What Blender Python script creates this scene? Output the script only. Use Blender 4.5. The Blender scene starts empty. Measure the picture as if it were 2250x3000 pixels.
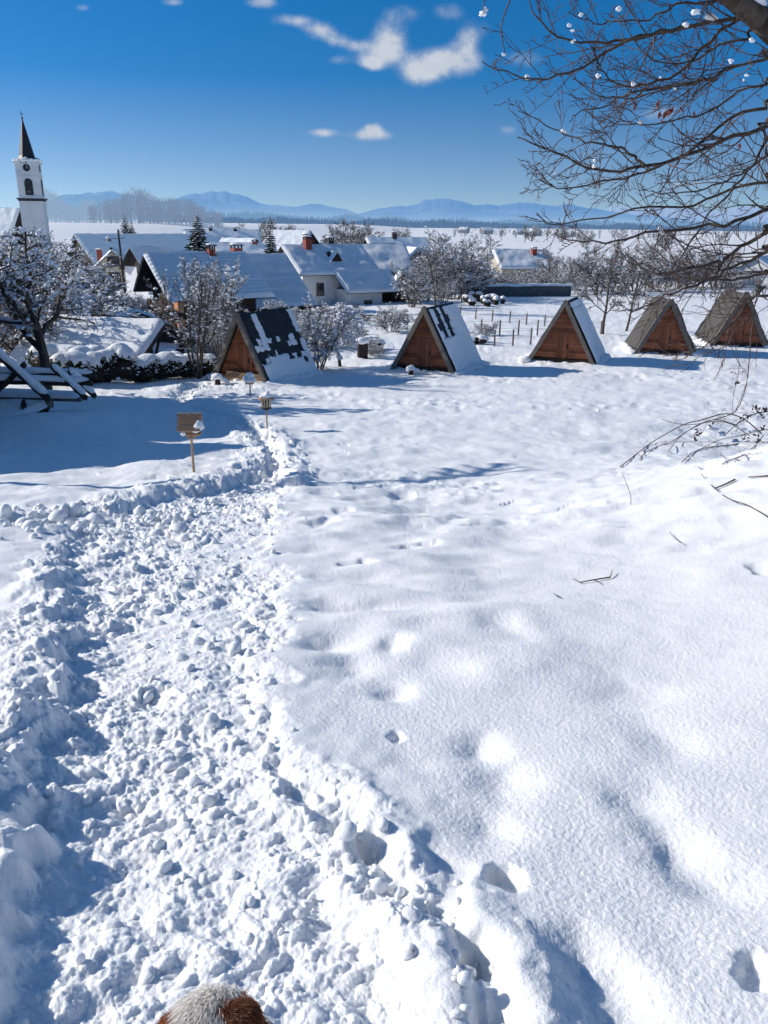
import bpy, math, random
import numpy as np
from mathutils import Vector, Matrix, noise as mnoise

rad = math.radians
C = bpy.context.scene.collection
S = bpy.context.scene

# ------------------------------------------------------------------ camera
F0, PITCH, ROLL = 1740.0, rad(19.7), rad(0.6)
PW, PH = 1659.0, 2212.0
cam_d = bpy.data.cameras.new('camera')
cam = bpy.data.objects.new('camera', cam_d)
C.objects.link(cam)
S.camera = cam
cam_d.sensor_fit = 'VERTICAL'
cam_d.sensor_height = 36.0
cam_d.sensor_width = 27.0
cam_d.lens = 36.0 * F0 / PH
cam_d.clip_start = 0.05
cam_d.clip_end = 60000
cam.matrix_world = Matrix.Rotation(math.pi / 2 - PITCH, 4, 'X') @ Matrix.Rotation(ROLL, 4, 'Z')

def ray(px, py):
    cx = (px - PW / 2) / F0
    cy = -(py - PH / 2) / F0
    x = cx * math.cos(ROLL) - cy * math.sin(ROLL)
    y = cx * math.sin(ROLL) + cy * math.cos(ROLL)
    return Vector((x, y * math.sin(PITCH) + math.cos(PITCH), y * math.cos(PITCH) - math.sin(PITCH)))

def at(px, py, Y):
    d = ray(px, py)
    return d * (Y / d.y)

# ------------------------------------------------------------------ numpy noise
def h2(ix, iy, seed):
    n = (ix.astype(np.int64) * 374761393 + iy.astype(np.int64) * 668265263 + seed * 974634777) & 0xFFFFFFFF
    n = ((n ^ (n >> 13)) * 1274126177) & 0xFFFFFFFF
    n = ((n ^ (n >> 15)) * 2246822519) & 0xFFFFFFFF
    return ((n ^ (n >> 16)) & 0xFFFFFF).astype(np.float64) / 16777215.0

def vn(x, y, seed=0):
    ix = np.floor(x); iy = np.floor(y)
    fx = x - ix; fy = y - iy
    fx = fx * fx * fx * (fx * (fx * 6 - 15) + 10); fy = fy * fy * fy * (fy * (fy * 6 - 15) + 10)
    ix = ix.astype(np.int64); iy = iy.astype(np.int64)
    a = h2(ix, iy, seed); b = h2(ix + 1, iy, seed); c = h2(ix, iy + 1, seed); d = h2(ix + 1, iy + 1, seed)
    return ((a + (b - a) * fx) * (1 - fy) + (c + (d - c) * fx) * fy) * 2 - 1

def fbm(x, y, seed=0, octv=4, gain=0.5):
    s = 0; amp = 1.0
    for k in range(octv):
        ca, sa = math.cos(0.7 * k + .3), math.sin(0.7 * k + .3)
        s = s + amp * vn((x * ca - y * sa) * 2 ** k, (x * sa + y * ca) * 2 ** k, seed + 17 * k)
        amp *= gain
    return s

def cell(x, y, seed=0):
    ix = np.floor(x).astype(np.int64); iy = np.floor(y).astype(np.int64)
    best = np.full(x.shape, 9.0); bid = np.zeros(x.shape)
    for dx in (-1, 0, 1):
        for dy in (-1, 0, 1):
            jx = ix + dx; jy = iy + dy
            qx = jx + h2(jx, jy, seed); qy = jy + h2(jx, jy, seed + 91)
            d = np.hypot(x - qx, y - qy)
            m = d < best
            best = np.where(m, d, best)
            bid = np.where(m, h2(jx, jy, seed + 333), bid)
    return best, bid

def ss(a, b, x):
    t = np.clip((x - a) / (b - a), 0, 1)
    return t * t * (3 - 2 * t)

# ------------------------------------------------------------------ terrain
KY = np.array([-60, -20, 0, 3, 6, 12.5, 19, 26, 33, 42, 54, 75, 95, 150, 300, 900, 3000, 40000.])
KZ = np.array([7.5, 1.6, -1.60, -2.17, -2.74, -3.95, -4.85, -5.55, -6.12, -6.38, -6.62, -7.05, -7.5, -9.4, -10.6, -11.0, -11.5, -12.])
_yy = np.linspace(-60, 400, 9201)
_zz = np.interp(_yy, KY, KZ)
_w = np.hanning(121); _w /= _w.sum()
_zs = np.convolve(np.pad(_zz, 60, mode='edge'), _w, mode='valid')

def base(x, y):
    x = np.asarray(x, float); y = np.asarray(y, float)
    z = np.where(y < 399, np.interp(y, _yy, _zs), np.interp(y, KY, KZ))
    z = z + 0.30 * np.exp(-(((x + 8.3) / 1.9) ** 2 + ((y - 20.3) / 2.4) ** 2))
    z = z - 1.5 * ss(-3, -14, x) * ss(33, 44, y) * (1 - ss(140, 220, y))
    z = z + 0.95 * np.exp(-(((x - 6.6) / 2.6) ** 2 + ((y - 9.5) / 3.6) ** 2))
    z = z + 0.30 * ss(1.2, 4.5, x) * (1 - ss(6, 14, y))
    z = z + 9.0 * ss(-60, -210, x - (y - 300) * 0.1) * ss(260, 560, y) * (1 - ss(1500, 2500, y))
    z = z + 1.2 * np.sin(x * 0.006 + 1.3) * np.sin(y * 0.004) * ss(200, 700, y)
    return z

def ground(px, py):
    d = ray(px, py)
    lo, hi = 0.3, 4000.0
    t = 0.3
    while t < 4000:
        p = d * t
        if p.z < float(base(p.x, p.y)):
            hi = t; break
        lo = t; t *= 1.02
    for _ in range(40):
        m = (lo + hi) / 2; p = d * m
        if p.z < float(base(p.x, p.y)): hi = m
        else: lo = m
    return d * hi

def polyw(pts):
    out = []
    for px, py, hw, dep in pts:
        p = ground(px, py); out.append((p.x, p.y, hw, dep))
    return out

PATHS = [
    [(-0.35, -4.0, .8, .14), (-0.40, 0.4, .78, .14)] + polyw([
        (440, 2150, .62, .08), (460, 1900, .60, .10), (365, 1640, .53, .115), (345, 1450, .58, .10), (370, 1300, .78, .09),
        (365, 1160, 1.05, .07), (430, 1085, .95, .09), (550, 1036, .45, .14), (590, 1003, .20, .15), (582, 965, .17, .15),
        (548, 930, .17, .14), (475, 897, .2, .12), (405, 872, .26, .11), (388, 850, .4, .12), (430, 832, .5, .10), (520, 838, .5, .05)]),
    polyw([(430, 1110, .6, .10), (230, 1120, .6, .09), (60, 1125, .55, .09), (-200, 1130, .5, .09)]),
]

def path_fields(x, y):
    """signed distance outside the trodden strip (<0 inside), its depth, and the side (+ right)"""
    bd = np.full(x.shape, 1e3); dep = np.zeros(x.shape); side = np.zeros(x.shape); rel = np.zeros(x.shape)
    for P in PATHS:
        for (ax, ay, aw, ad), (bx, by, bw, bdp) in zip(P[:-1], P[1:]):
            dx, dy = bx - ax, by - ay
            L2 = dx * dx + dy * dy
            t = np.clip(((x - ax) * dx + (y - ay) * dy) / L2, 0, 1)
            ex = x - (ax + dx * t); ey = y - (ay + dy * t)
            d = np.hypot(ex, ey) - (aw + (bw - aw) * t)
            m = d < bd
            bd = np.where(m, d, bd)
            dep = np.where(m, ad + (bdp - ad) * t, dep)
            side = np.where(m, np.sign(ex * dy - ey * dx), side)
            rel = np.where(m, np.sign(ex * dy - ey * dx) * np.hypot(ex, ey) / (aw + (bw - aw) * t), rel)
    return bd, dep, side, rel

# soft old footprints and hollows in the untrodden snow: px, py, half size across / along (m), depth, sharp
HOLLOW = [(845, 1390, .085, .12, .055, 1), (850, 1480, .10, .15, .05, 1), (1085, 1350, .11, .15, .035, 1), (855, 1578, .035, .045, .05, 3),
    (1035, 1600, .10, .13, .05, 1), (1080, 1680, .12, .17, .05, 1), (1055, 1775, .10, .13, .04, 1), (1365, 1490, .2, .16, .035, 1),
    (1440, 1590, .17, .22, .04, 1), (1390, 1720, .13, .16, .04, 1), (1470, 1830, .10, .17, .055, 1), (1570, 1905, .12, .12, .035, 1),
    (1090, 1892, .055, .07, .12, 4), (1260, 2070, .08, .13, .045, 1), (1340, 2150, .09, .14, .05, 1), (760, 1305, .28, .10, .05, 1),
    (690, 1385, .16, .12, .045, 1), (850, 1265, .25, .10, .04, 1), (1050, 1238, .3, .14, .04, 1), (690, 1132, .16, .16, .13, 3), (735, 1108, .12, .10, .08, 3),
    (772, 1217, .15, .08, .09, 3), (880, 1182, .14, .06, .07, 3), (925, 1176, .12, .08, .06, 3), (690, 1185, .3, .15, .05, 1), (590, 1320, .07, .07, .12, 3),
    (950, 1890, .09, .16, .05, 2), (1630, 2100, .05, .06, .08, 3), (1020, 1140, .14, .08, .06, 3), (880, 1105, .12, .09, .05, 3),
    (1270, 1100, .2, .12, .05, 3), (1330, 1090, .12, .1, .05, 3), (1180, 1060, .2, .12, .04, 3), (1655, 1225, .09, .12, .1, 3), (760, 1420, .12, .2, .035, 1)]
HOL = []
for (px, py, a, b, dd, sh) in HOLLOW:
    p = ground(px, py); HOL.append((p.x, p.y, a * 1.05, b * 1.05, dd * (.95 if sh == 1 else .62), sh))
RIM = [ground(600, 1640), ground(680, 1700), ground(745, 1765), ground(800, 1830), ground(860, 1900), ground(945, 1965), ground(1030, 2060), ground(1060, 2200), ground(1075, 2300)]
HUTS = []      # filled below, used for the drift of snow around them

def detail(x, y):
    r = np.hypot(x, y)
    wob = 0.10 * fbm(x * 3.1, y * 3.1, 5, 3) + 0.05 * vn(x * 11, y * 11, 6)
    d, dep, side, rel = path_fields(x, y)
    dw = d + wob
    near = 1 - ss(9, 16, r)
    fz = 1 - 0.35 * ss(18, 30, r)
    # churned surface of the trodden strip: rough, pitted by boots, littered with crumbs
    wx = x + 0.05 * vn(x * 5, y * 5, 2); wy = y + 0.05 * vn(x * 5, y * 5, 3)
    rough = fbm(wx * 4.6, wy * 4.2, 8, 6, .62)
    c1, i1 = cell(wx * 3.6, wy * 2.6, 21)
    pit = -ss(.48, .18, c1 + .10 * vn(x * 12, y * 12, 24)) * (.35 + .65 * i1)
    c2, i2 = cell(wx * 8.5 + .3 * vn(x * 21, y * 21, 3), wy * 8.5, 22)
    c3, i3 = cell(x * 19 + .3 * vn(x * 40, y * 40, 5), y * 19, 23)
    clod = np.sqrt(np.clip(1 - (c2 / 0.5) ** 2, 0, 1)) * np.clip(i2 - .5, 0, 1) * .048
    crumb = np.sqrt(np.clip(1 - (c3 / 0.52) ** 2, 0, 1)) * np.clip(i3 - .3, 0, 1) * .021
    lump = .022 * rough + .032 * pit + clod + crumb + .004 * vn(x * 60, y * 60, 32)
    lump = lump * (.55 + .6 * ss(-.5, .4, vn(x * 1.4, y * 1.4, 26))) * np.where(r < 8, .72 + .28 * ss(.4, -.3, rel), 1)
    left = side < 0
    lf = ss(.5, -.5, rel)
    soft = lf * (.13 + .12 * ss(4, 12, r)) + (1 - lf) * (.30 - .08 * ss(7, 12, r))
    e = dw + .55 * (lump - .02) * ss(.5, -.2, dw) * 1.5
    ins = 1 - ss(-soft, .12 - .07 * lf, e)
    z = -dep * ins * (lf + (1 - lf) * (.62 + .38 * ss(8, 11, r)))
    # snow thrown to the left side of the bend
    mound = np.exp(-((dw - .22) / .30) ** 2) * (left | (r > 12)) * ss(8.0, 11, r) * (1 - .5 * ss(18, 26, r))
    z += mound * (.06 + .04 * fbm(x * 1.7, y * 1.7, 12, 3))
    lowb = np.exp(-((dw - .16) / .2) ** 2) * left * (1 - ss(8, 11, r)) * np.clip(.3 + vn(x * 1.9, y * 1.9, 13), 0, 1)
    z += .06 * lowb
    tr = 1 - ss(-.10, .16, dw - .20 * lf * (1 + .5 * vn(x * 2, y * 2, 14)) - .25 * (r > 8) * ss(8, 12, r))
    tr = np.maximum(tr, .9 * ss(.1, .5, mound))
    z += lump * tr * fz
    # broken untrodden bank at the lower left
    lb = left * ss(0.0, 0.3, dw) * (1 - ss(0.9, 1.6, dw)) * (1 - ss(3.2, 4.6, r))
    z += lb * (.035 + .04 * fbm(x * 2.5, y * 2.5, 44, 3) + .9 * lump)
    # untrodden snow
    sm = ss(0.0, 0.45, dw)
    z += sm * (0.032 * fbm(x * 0.8, y * 0.8, 51, 2) * (1 - ss(12, 30, r)) + 0.003 * vn(x * 7, y * 7, 53) * near)
    z += sm * near * 0.0013 * (vn(x * 70, y * 70, 54) + 0.8 * vn(x * 130, y * 130, 55))
    ripple = ss(.9, 2.2, x + 0.10 * y) * (1 - ss(5, 8, r))
    z += sm * (1 - ripple) * ss(3.2, 4.5, r) * near * 0.036 * fbm(x * 1.6 + 3, y * 2.6, 57, 2)
    # dimples in the field (drips, old tracks)
    mid = ss(6.5, 11, r) * (1 - ss(60, 120, r))
    c4, i4 = cell(x * 2.4, y * 1.7, 61)
    dim = -np.clip(1 - (c4 / 0.55) ** 2, 0, 1) * ss(.35, 1, i4) * 0.055
    z += mid * sm * (dim * ss(-.5, .3, vn(x * .35, y * .35, 63)) + 0.018 * fbm(x * 2.4, y * 1.9, 64, 3) + 0.05 * fbm(x * .5, y * .5, 65, 2))
    z += sm * mid * (1 - ss(12, 17, r)) * 0.02 * np.abs(fbm(x * 5, y * 5, 67, 2)) * ss(0, .5, vn(x * .8, y * .8, 68))
    for (hx, hy, a, b, dd, sh) in HOL:
        m = (np.abs(x - hx) < 4 * max(a, b)) & (np.abs(y - hy) < 4 * max(a, b))
        if not m.any(): continue
        q = ((x[m] - hx + (.16 if sh == 1 else .35) * a * fbm(x[m] * .9 / a, y[m] * .9 / a, 71, 2)) / a) ** 2 + ((y[m] - hy + (.16 if sh == 1 else .35) * b * fbm(x[m] * .9 / b, y[m] * .9 / b, 72, 2)) / b) ** 2
        z[m] -= dd * (np.exp(-q ** min(sh, 2)) if sh > 1 else np.exp(-q))
    # broken crust at the right edge of the trail
    for k in range(len(RIM) - 1):
        a, b = RIM[k], RIM[k + 1]
        m = (np.abs(x - a.x) < 1.2) & (np.abs(y - a.y) < 1.2)
        if not m.any(): continue
        xx, yy = x[m], y[m]
        dx, dy = b.x - a.x, b.y - a.y
        t = np.clip(((xx - a.x) * dx + (yy - a.y) * dy) / (dx * dx + dy * dy), 0, 1)
        ex = xx - a.x - dx * t; ey = yy - a.y - dy * t
        sd = np.hypot(ex, ey) + 0.035 * fbm(xx * 7, yy * 7, 81, 3)
        z[m] -= 0.06 * np.exp(-(sd / 0.04) ** 2) * (0.45 + 0.55 * ss(-.3, .5, vn(xx * 4, yy * 4, 82))) * (0.5 if k < 2 else 1)
        z[m] += 0.015 * np.exp(-((sd - .13) / 0.07) ** 2)
    for (hx, hy, hw) in HUTS:
        q = np.hypot(x - hx, y - hy)
        z += 0.10 * np.exp(-((q - hw) / 0.5) ** 2) * (0.6 + 0.5 * vn(x * 1.6, y * 1.6, 93))
    z += 0.25 * fbm(x * .02, y * .02, 97, 3) * ss(60, 150, y)
    return z

def H(x, y):
    x = np.atleast_1d(np.asarray(x, float)); y = np.atleast_1d(np.asarray(y, float))
    return base(x, y) + detail(x, y)

def gz(x, y): return float(H(x, y)[0])

# ------------------------------------------------------------------ mesh helpers
class MB:
    def __init__(s): s.v = []; s.f4 = []; s.f3 = []; s.n = 0; s.ng = []
    def add(s, v, f4=None, f3=None):
        v = np.asarray(v, float).reshape(-1, 3)
        s.v.append(v)
        if f4 is not None and len(f4): s.f4.append(np.asarray(f4, np.int64).reshape(-1, 4) + s.n)
        if f3 is not None and len(f3): s.f3.append(np.asarray(f3, np.int64).reshape(-1, 3) + s.n)
        s.n += len(v)
        return s
    def poly(s, v):
        v = np.asarray(v, float).reshape(-1, 3)
        s.v.append(v); s.ng.append(list(range(s.n, s.n + len(v)))); s.n += len(v)
        return s
    def prism(s, ring0, ring1, caps=True):
        n = len(ring0)
        o = s.n
        s.v.append(np.asarray(ring0, float)); s.v.append(np.asarray(ring1, float)); s.n += 2 * n
        s.f4.append(np.array([[o + i, o + (i + 1) % n, o + n + (i + 1) % n, o + n + i] for i in range(n)]))
        if caps:
            s.ng.append([o + n - 1 - i for i in range(n)]); s.ng.append([o + n + i for i in range(n)])
        return s
    def box(s, x0, x1, y0, y1, z0, z1):
        return s.prism([(x0, y0, z0), (x1, y0, z0), (x1, y1, z0), (x0, y1, z0)], [(x0, y0, z1), (x1, y0, z1), (x1, y1, z1), (x0, y1, z1)])
    def beam(s, a, b, w, h=None, up=(0, 0, 1)):
        h = h or w
        a = Vector(a); b = Vector(b); t = (b - a).normalized()
        u = Vector(up)
        if abs(t.dot(u)) > .98: u = Vector((0, 1, 0))
        r = t.cross(u).normalized(); u = r.cross(t).normalized()
        q = [(-.5, -.5), (.5, -.5), (.5, .5), (-.5, .5)]
        return s.prism([a + r * w * i + u * h * j for i, j in q], [b + r * w * i + u * h * j for i, j in q])
    def cyl(s, a, b, r0, r1=None, n=10):
        r1 = r0 if r1 is None else r1
        a = Vector(a); b = Vector(b); t = (b - a).normalized()
        u = Vector((0, 0, 1)) if abs(t.z) < .9 else Vector((1, 0, 0))
        r = t.cross(u).normalized(); u = r.cross(t).normalized()
        cs = [(math.cos(2 * math.pi * k / n), math.sin(2 * math.pi * k / n)) for k in range(n)]
        return s.prism([a + (r * c + u * d) * r0 for c, d in cs], [b + (r * c + u * d) * r1 for c, d in cs])
    def grid(s, P):
        n, m = P.shape[:2]
        i = np.arange(n * m).reshape(n, m)
        f = np.stack([i[:-1, :-1], i[1:, :-1], i[1:, 1:], i[:-1, 1:]], -1).reshape(-1, 4)
        return s.add(P.reshape(-1, 3), f)
    def mesh(s, name, mat, smooth=False):
        V = np.concatenate(s.v) if s.v else np.zeros((0, 3))
        f4 = np.concatenate(s.f4) if s.f4 else np.zeros((0, 4), np.int64)
        f3 = np.concatenate(s.f3) if s.f3 else np.zeros((0, 3), np.int64)
        loops = [f4.ravel(), f3.ravel()] + [np.array(g) for g in s.ng]
        loops = np.concatenate(loops).astype(np.int32)
        tot = np.concatenate([np.full(len(f4), 4), np.full(len(f3), 3), np.array([len(g) for g in s.ng], int)]).astype(np.int32)
        start = np.concatenate([[0], np.cumsum(tot)[:-1]]).astype(np.int32)
        me = bpy.data.meshes.new(name)
        me.vertices.add(len(V)); me.vertices.foreach_set('co', V.astype(np.float32).ravel())
        me.loops.add(len(loops)); me.loops.foreach_set('vertex_index', loops)
        me.polygons.add(len(tot)); me.polygons.foreach_set('loop_start', start)
        me.polygons.foreach_set('use_smooth', np.full(len(tot), smooth))
        me.update(calc_edges=True)
        if mat is not None:
            for m in (mat if isinstance(mat, (list, tuple)) else [mat]): me.materials.append(m)
        return me
    def build(s, name, mat, parent=None, smooth=False):
        o = bpy.data.objects.new(name, s.mesh(name, mat, smooth)); C.objects.link(o)
        if parent is not None: o.parent = parent
        return o

def tag(o, label=None, cat=None, group=None, kind=None):
    if label: o['label'] = label
    if cat: o['category'] = cat
    if group: o['group'] = group
    if kind: o['kind'] = kind
    return o

def empty(name, loc, rz=0, label=None, cat=None, group=None):
    o = bpy.data.objects.new(name, None); C.objects.link(o)
    o.empty_display_size = .2
    o.location = loc; o.rotation_euler = (0, 0, rz)
    return tag(o, label, cat, group)

def copy_tree(o, parent=None):
    c = o.copy(); C.objects.link(c); c.parent = parent
    for ch in [k for k in o.children]: copy_tree(ch, c)
    return c

# ico sphere template for lumps
_bm = None
def ico(sub):
    import bmesh
    bm = bmesh.new(); bmesh.ops.create_icosphere(bm, subdivisions=sub, radius=1)
    v = np.array([q.co[:] for q in bm.verts]); f = np.array([[q.index for q in p.verts] for p in bm.faces]); bm.free()
    return v, f
ICO1, ICO2, ICO3 = ico(1), ico(2), ico(3)

def blobs(mb, P, R, rng, ic=ICO1, squash=(1, 1, .8), jitter=.22):
    v, f = ic
    P = np.asarray(P, float); N = len(P)
    if N == 0: return mb
    R = np.asarray(R, float).reshape(N, 1, 1)
    sc = 1 + jitter * rng.uniform(-1, 1, (N, 1, 3))
    jv = 1 + jitter * rng.uniform(-1, 1, (N, len(v), 1))
    V = P[:, None, :] + v[None] * R * sc * jv * np.array(squash)
    Fc = f[None] + (np.arange(N) * len(v))[:, None, None]
    return mb.add(V.reshape(-1, 3), f3=Fc.reshape(-1, 3))

def tubes(mb, polys, sides=4):
    """polys: list of (pts (m,3), radii (m)) -> tubes, grouped by point count"""
    groups = {}
    for p, r in polys: groups.setdefault(len(p), []).append((p, r))
    for m, L in groups.items():
        P = np.array([q[0] for q in L], float); R = np.array([q[1] for q in L], float)
        T = np.gradient(P, axis=1); T /= np.linalg.norm(T, axis=2, keepdims=True) + 1e-9
        ref = np.where(np.abs(T[:, :1, 2:3]) > .8, np.array([[[1., 0, 0]]]), np.array([[[0., 0, 1]]]))
        ref = np.broadcast_to(ref, T.shape)
        A = np.cross(T, ref); A /= np.linalg.norm(A, axis=2, keepdims=True) + 1e-9
        B = np.cross(T, A)
        ang = np.arange(sides) * 2 * math.pi / sides
        V = P[:, :, None] + R[:, :, None, None] * (np.cos(ang)[None, None, :, None] * A[:, :, None] + np.sin(ang)[None, None, :, None] * B[:, :, None])
        N = len(L)
        idx = np.arange(N * m * sides).reshape(N, m, sides)
        a = idx[:, :-1]; b = idx[:, 1:]
        f = np.stack([a, np.roll(a, -1, 2), np.roll(b, -1, 2), b], -1).reshape(-1, 4)
        mb.add(V.reshape(-1, 3), f)
    return mb

# ------------------------------------------------------------------ materials
def newmat(name):
    m = bpy.data.materials.new(name); m.use_nodes = True
    nt = m.node_tree; b = nt.nodes['Principled BSDF']
    return m, nt, b

def nd(nt, t, **kw):
    n = nt.nodes.new(t)
    for k, v in kw.items():
        if k in n.inputs: n.inputs[k].default_value = v
        else: setattr(n, k, v)
    return n

def mix_rgb(nt, fac, a, b, blend='MIX'):
    n = nt.nodes.new('ShaderNodeMix'); n.data_type = 'RGBA'; n.blend_type = blend
    for i, q in ((0, fac), (6, a), (7, b)):
        if hasattr(q, 'node'): nt.links.new(q, n.inputs[i])
        elif i == 0: n.inputs[0].default_value = q
        else: n.inputs[i].default_value = (*q, 1)
    return n.outputs[2]

def ramp(nt, src, stops):
    r = nt.nodes.new('ShaderNodeValToRGB')
    e = r.color_ramp.elements
    while len(e) < len(stops): e.new(.5)
    for q, (p, c) in zip(e, stops):
        q.position = p; q.color = (*c, 1) if len(c) == 3 else c
    nt.links.new(src, r.inputs[0])
    return r.outputs[0]

def coords(nt, kind='Object', scale=(1, 1, 1)):
    tc = nt.nodes.new('ShaderNodeTexCoord'); mp = nt.nodes.new('ShaderNodeMapping')
    mp.inputs['Scale'].default_value = scale
    nt.links.new(tc.outputs[kind], mp.inputs[0])
    return mp.outputs[0]

def noise_(nt, vec, scale, det=4, rough=.55):
    n = nd(nt, 'ShaderNodeTexNoise'); n.inputs['Scale'].default_value = scale
    n.inputs['Detail'].default_value = det; n.inputs['Roughness'].default_value = rough
    nt.links.new(vec, n.inputs['Vector'])
    return n.outputs['Fac']

def bump(nt, b, h, strength, dist):
    n = nd(nt, 'ShaderNodeBump'); n.inputs['Strength'].default_value = strength; n.inputs['Distance'].default_value = dist
    nt.links.new(h, n.inputs['Height']); nt.links.new(n.outputs[0], b.inputs['Normal'])

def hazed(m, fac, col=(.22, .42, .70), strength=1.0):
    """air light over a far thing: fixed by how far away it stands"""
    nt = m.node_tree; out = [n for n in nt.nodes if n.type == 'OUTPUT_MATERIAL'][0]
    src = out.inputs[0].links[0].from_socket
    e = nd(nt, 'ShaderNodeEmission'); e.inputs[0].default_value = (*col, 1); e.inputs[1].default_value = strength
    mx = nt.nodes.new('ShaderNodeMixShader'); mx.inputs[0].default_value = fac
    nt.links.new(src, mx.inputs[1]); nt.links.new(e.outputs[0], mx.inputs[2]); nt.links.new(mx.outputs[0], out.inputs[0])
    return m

def mottled(name, c1, c2, scale=6, rough=.8, bmp=.3, bdist=.02, stretch=(1, 1, 1), haze=0, det=5, spec=.3):
    m, nt, b = newmat(name)
    v = coords(nt, 'Object', stretch)
    n = noise_(nt, v, scale, det)
    col = ramp(nt, n, [(.3, c1), (.7, c2)])
    nt.links.new(col, b.inputs['Base Color']); b.inputs['Roughness'].default_value = rough
    b.inputs['Specular IOR Level'].default_value = spec
    if bmp: bump(nt, b, n, bmp, bdist)
    if haze: hazed(m, haze)
    return m

def snow_mat(name, near=False, haze=0):
    m, nt, b = newmat(name)
    v = coords(nt, 'Object')
    n = noise_(nt, v, 3.0, 4)
    col = ramp(nt, n, [(.3, (.885, .885, .88)), (.7, (.91, .905, .895))])
    nt.links.new(col, b.inputs['Base Color'])
    b.inputs['Roughness'].default_value = .65
    b.inputs['Specular IOR Level'].default_value = .25
    if near:
        g1 = noise_(nt, v, 62, 3, .8)
        g2 = noise_(nt, v, 170, 2, .6)
        g3 = noise_(nt, v, 14, 3, .6)
        a = nd(nt, 'ShaderNodeMath', operation='MULTIPLY_ADD'); a.inputs[1].default_value = .45
        nt.links.new(g2, a.inputs[0]); nt.links.new(g1, a.inputs[2])
        a2 = nd(nt, 'ShaderNodeMath', operation='MULTIPLY_ADD'); a2.inputs[1].default_value = .2
        nt.links.new(g3, a2.inputs[0]); nt.links.new(a.outputs[0], a2.inputs[2])
        bump(nt, b, a2.outputs[0], .75, .0068)
        b.inputs['Subsurface Weight'].default_value = .65; b.inputs['Subsurface Radius'].default_value = (1.0, 1.05, 1.15); b.inputs['Subsurface Scale'].default_value = .014
    else:
        g = noise_(nt, v, 9, 4, .6)
        bump(nt, b, g, .6, .05)
    if haze: hazed(m, haze, (.42, .58, .8))
    return m

def planks(name, c1, c2, period, axis='Z', line=.08, bmp=.6, grain=(3, 3, 40)):
    """boards with dark joints; axis = direction across the boards"""
    m, nt, b = newmat(name)
    tc = nt.nodes.new('ShaderNodeTexCoord'); sp = nt.nodes.new('ShaderNodeSeparateXYZ')
    nt.links.new(tc.outputs['Object'], sp.inputs[0])
    q = nd(nt, 'ShaderNodeMath', operation='DIVIDE'); q.inputs[1].default_value = period
    nt.links.new(sp.outputs[axis], q.inputs[0])
    fr = nd(nt, 'ShaderNodeMath', operation='FRACT'); nt.links.new(q.outputs[0], fr.inputs[0])
    fl = nd(nt, 'ShaderNodeMath', operation='FLOOR'); nt.links.new(q.outputs[0], fl.inputs[0])
    wn = nd(nt, 'ShaderNodeTexWhiteNoise', noise_dimensions='1D'); nt.links.new(fl.outputs[0], wn.inputs['W'])
    v = coords(nt, 'Object', grain)
    n = noise_(nt, v, 1.0, 6, .65)
    base_c = ramp(nt, n, [(.25, c1), (.75, c2)])
    hs = nd(nt, 'ShaderNodeHueSaturation'); nt.links.new(base_c, hs.inputs['Color'])
    mr = nd(nt, 'ShaderNodeMapRange'); mr.inputs[3].default_value = .62; mr.inputs[4].default_value = 1.3
    nt.links.new(wn.outputs['Value'], mr.inputs[0]); nt.links.new(mr.outputs[0], hs.inputs['Value'])
    jl = ramp(nt, fr.outputs[0], [(0, (.12, .12, .12)), (line, (1, 1, 1)), (1 - line * .3, (1, 1, 1)), (1, (.3, .3, .3))])
    # large weather stains
    st = noise_(nt, coords(nt, 'Object', (1, 1, .6)), 1.3, 3)
    sc = ramp(nt, st, [(.3, (.55, .55, .58)), (.65, (1.05, 1.0, .98))])
    c = mix_rgb(nt, 1.0, hs.outputs[0], jl, 'MULTIPLY')
    c = mix_rgb(nt, 1.0, c, sc, 'MULTIPLY')
    nt.links.new(c, b.inputs['Base Color']); b.inputs['Roughness'].default_value = .75
    b.inputs['Specular IOR Level'].default_value = .25
    bump(nt, b, jl, bmp, .015)
    return m

M = {}
M['ground'] = snow_mat('ground_snow', near=True)
M['snow'] = snow_mat('roof_snow')
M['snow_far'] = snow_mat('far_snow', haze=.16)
M['tsnow'] = mottled('twig_snow', (.86, .88, .92), (.92, .93, .95), 8, .7, .3, .02)
M['hutwood'] = planks('hut_boards', (.31, .095, .045), (.55, .215, .105), .15)
M['hutwood2'] = planks('hut_boards_weathered', (.30, .10, .05), (.52, .21, .11), .13)
M['doorwood'] = planks('door_boards', (.28, .095, .046), (.48, .19, .095), .17, axis='X', grain=(30, 3, 3))
M['paleboard'] = planks('pale_boards', (.28, .19, .11), (.42, .30, .19), .16)
M['greywood'] = mottled('weathered_grey_timber', (.10, .085, .07), (.23, .20, .175), 7, .85, .5, .01, (4, 4, 1.2))
M['darkwood'] = mottled('dark_timber', (.018, .014, .012), (.05, .038, .03), 8, .8, .4, .01, (1, 1, 4))
M['brownboard'] = planks('brown_boards', (.035, .022, .016), (.075, .05, .035), .18)
M['thatch'] = mottled('grey_thatch', (.036, .034, .033), (.125, .117, .110), 22, .95, .9, .05, (1.0, 1.0, .22), det=6)
M['shingle'] = mottled('wet_black_shingles', (.010, .011, .013), (.035, .036, .04), 9, .6, .5, .02)
M['bird'] = mottled('bird_table_wood', (.30, .18, .10), (.50, .34, .21), 9, .8, .4, .006, (1, 1, 5))
M['birdroof'] = mottled('bird_table_roof', (.28, .155, .09), (.48, .30, .19), 12, .8, .4, .006, (1, 6, 6))
M['birdpale'] = mottled('bird_table_pale_slats', (.38, .31, .22), (.55, .47, .36), 9, .8, .4, .006)
M['white'] = mottled('white_render', (.62, .63, .64), (.76, .76, .75), 3, .9, .2, .01)
M['tower'] = mottled('tower_render', (.56, .56, .56), (.72, .71, .69), .6, .9, .2, .02, haze=.05)
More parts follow.
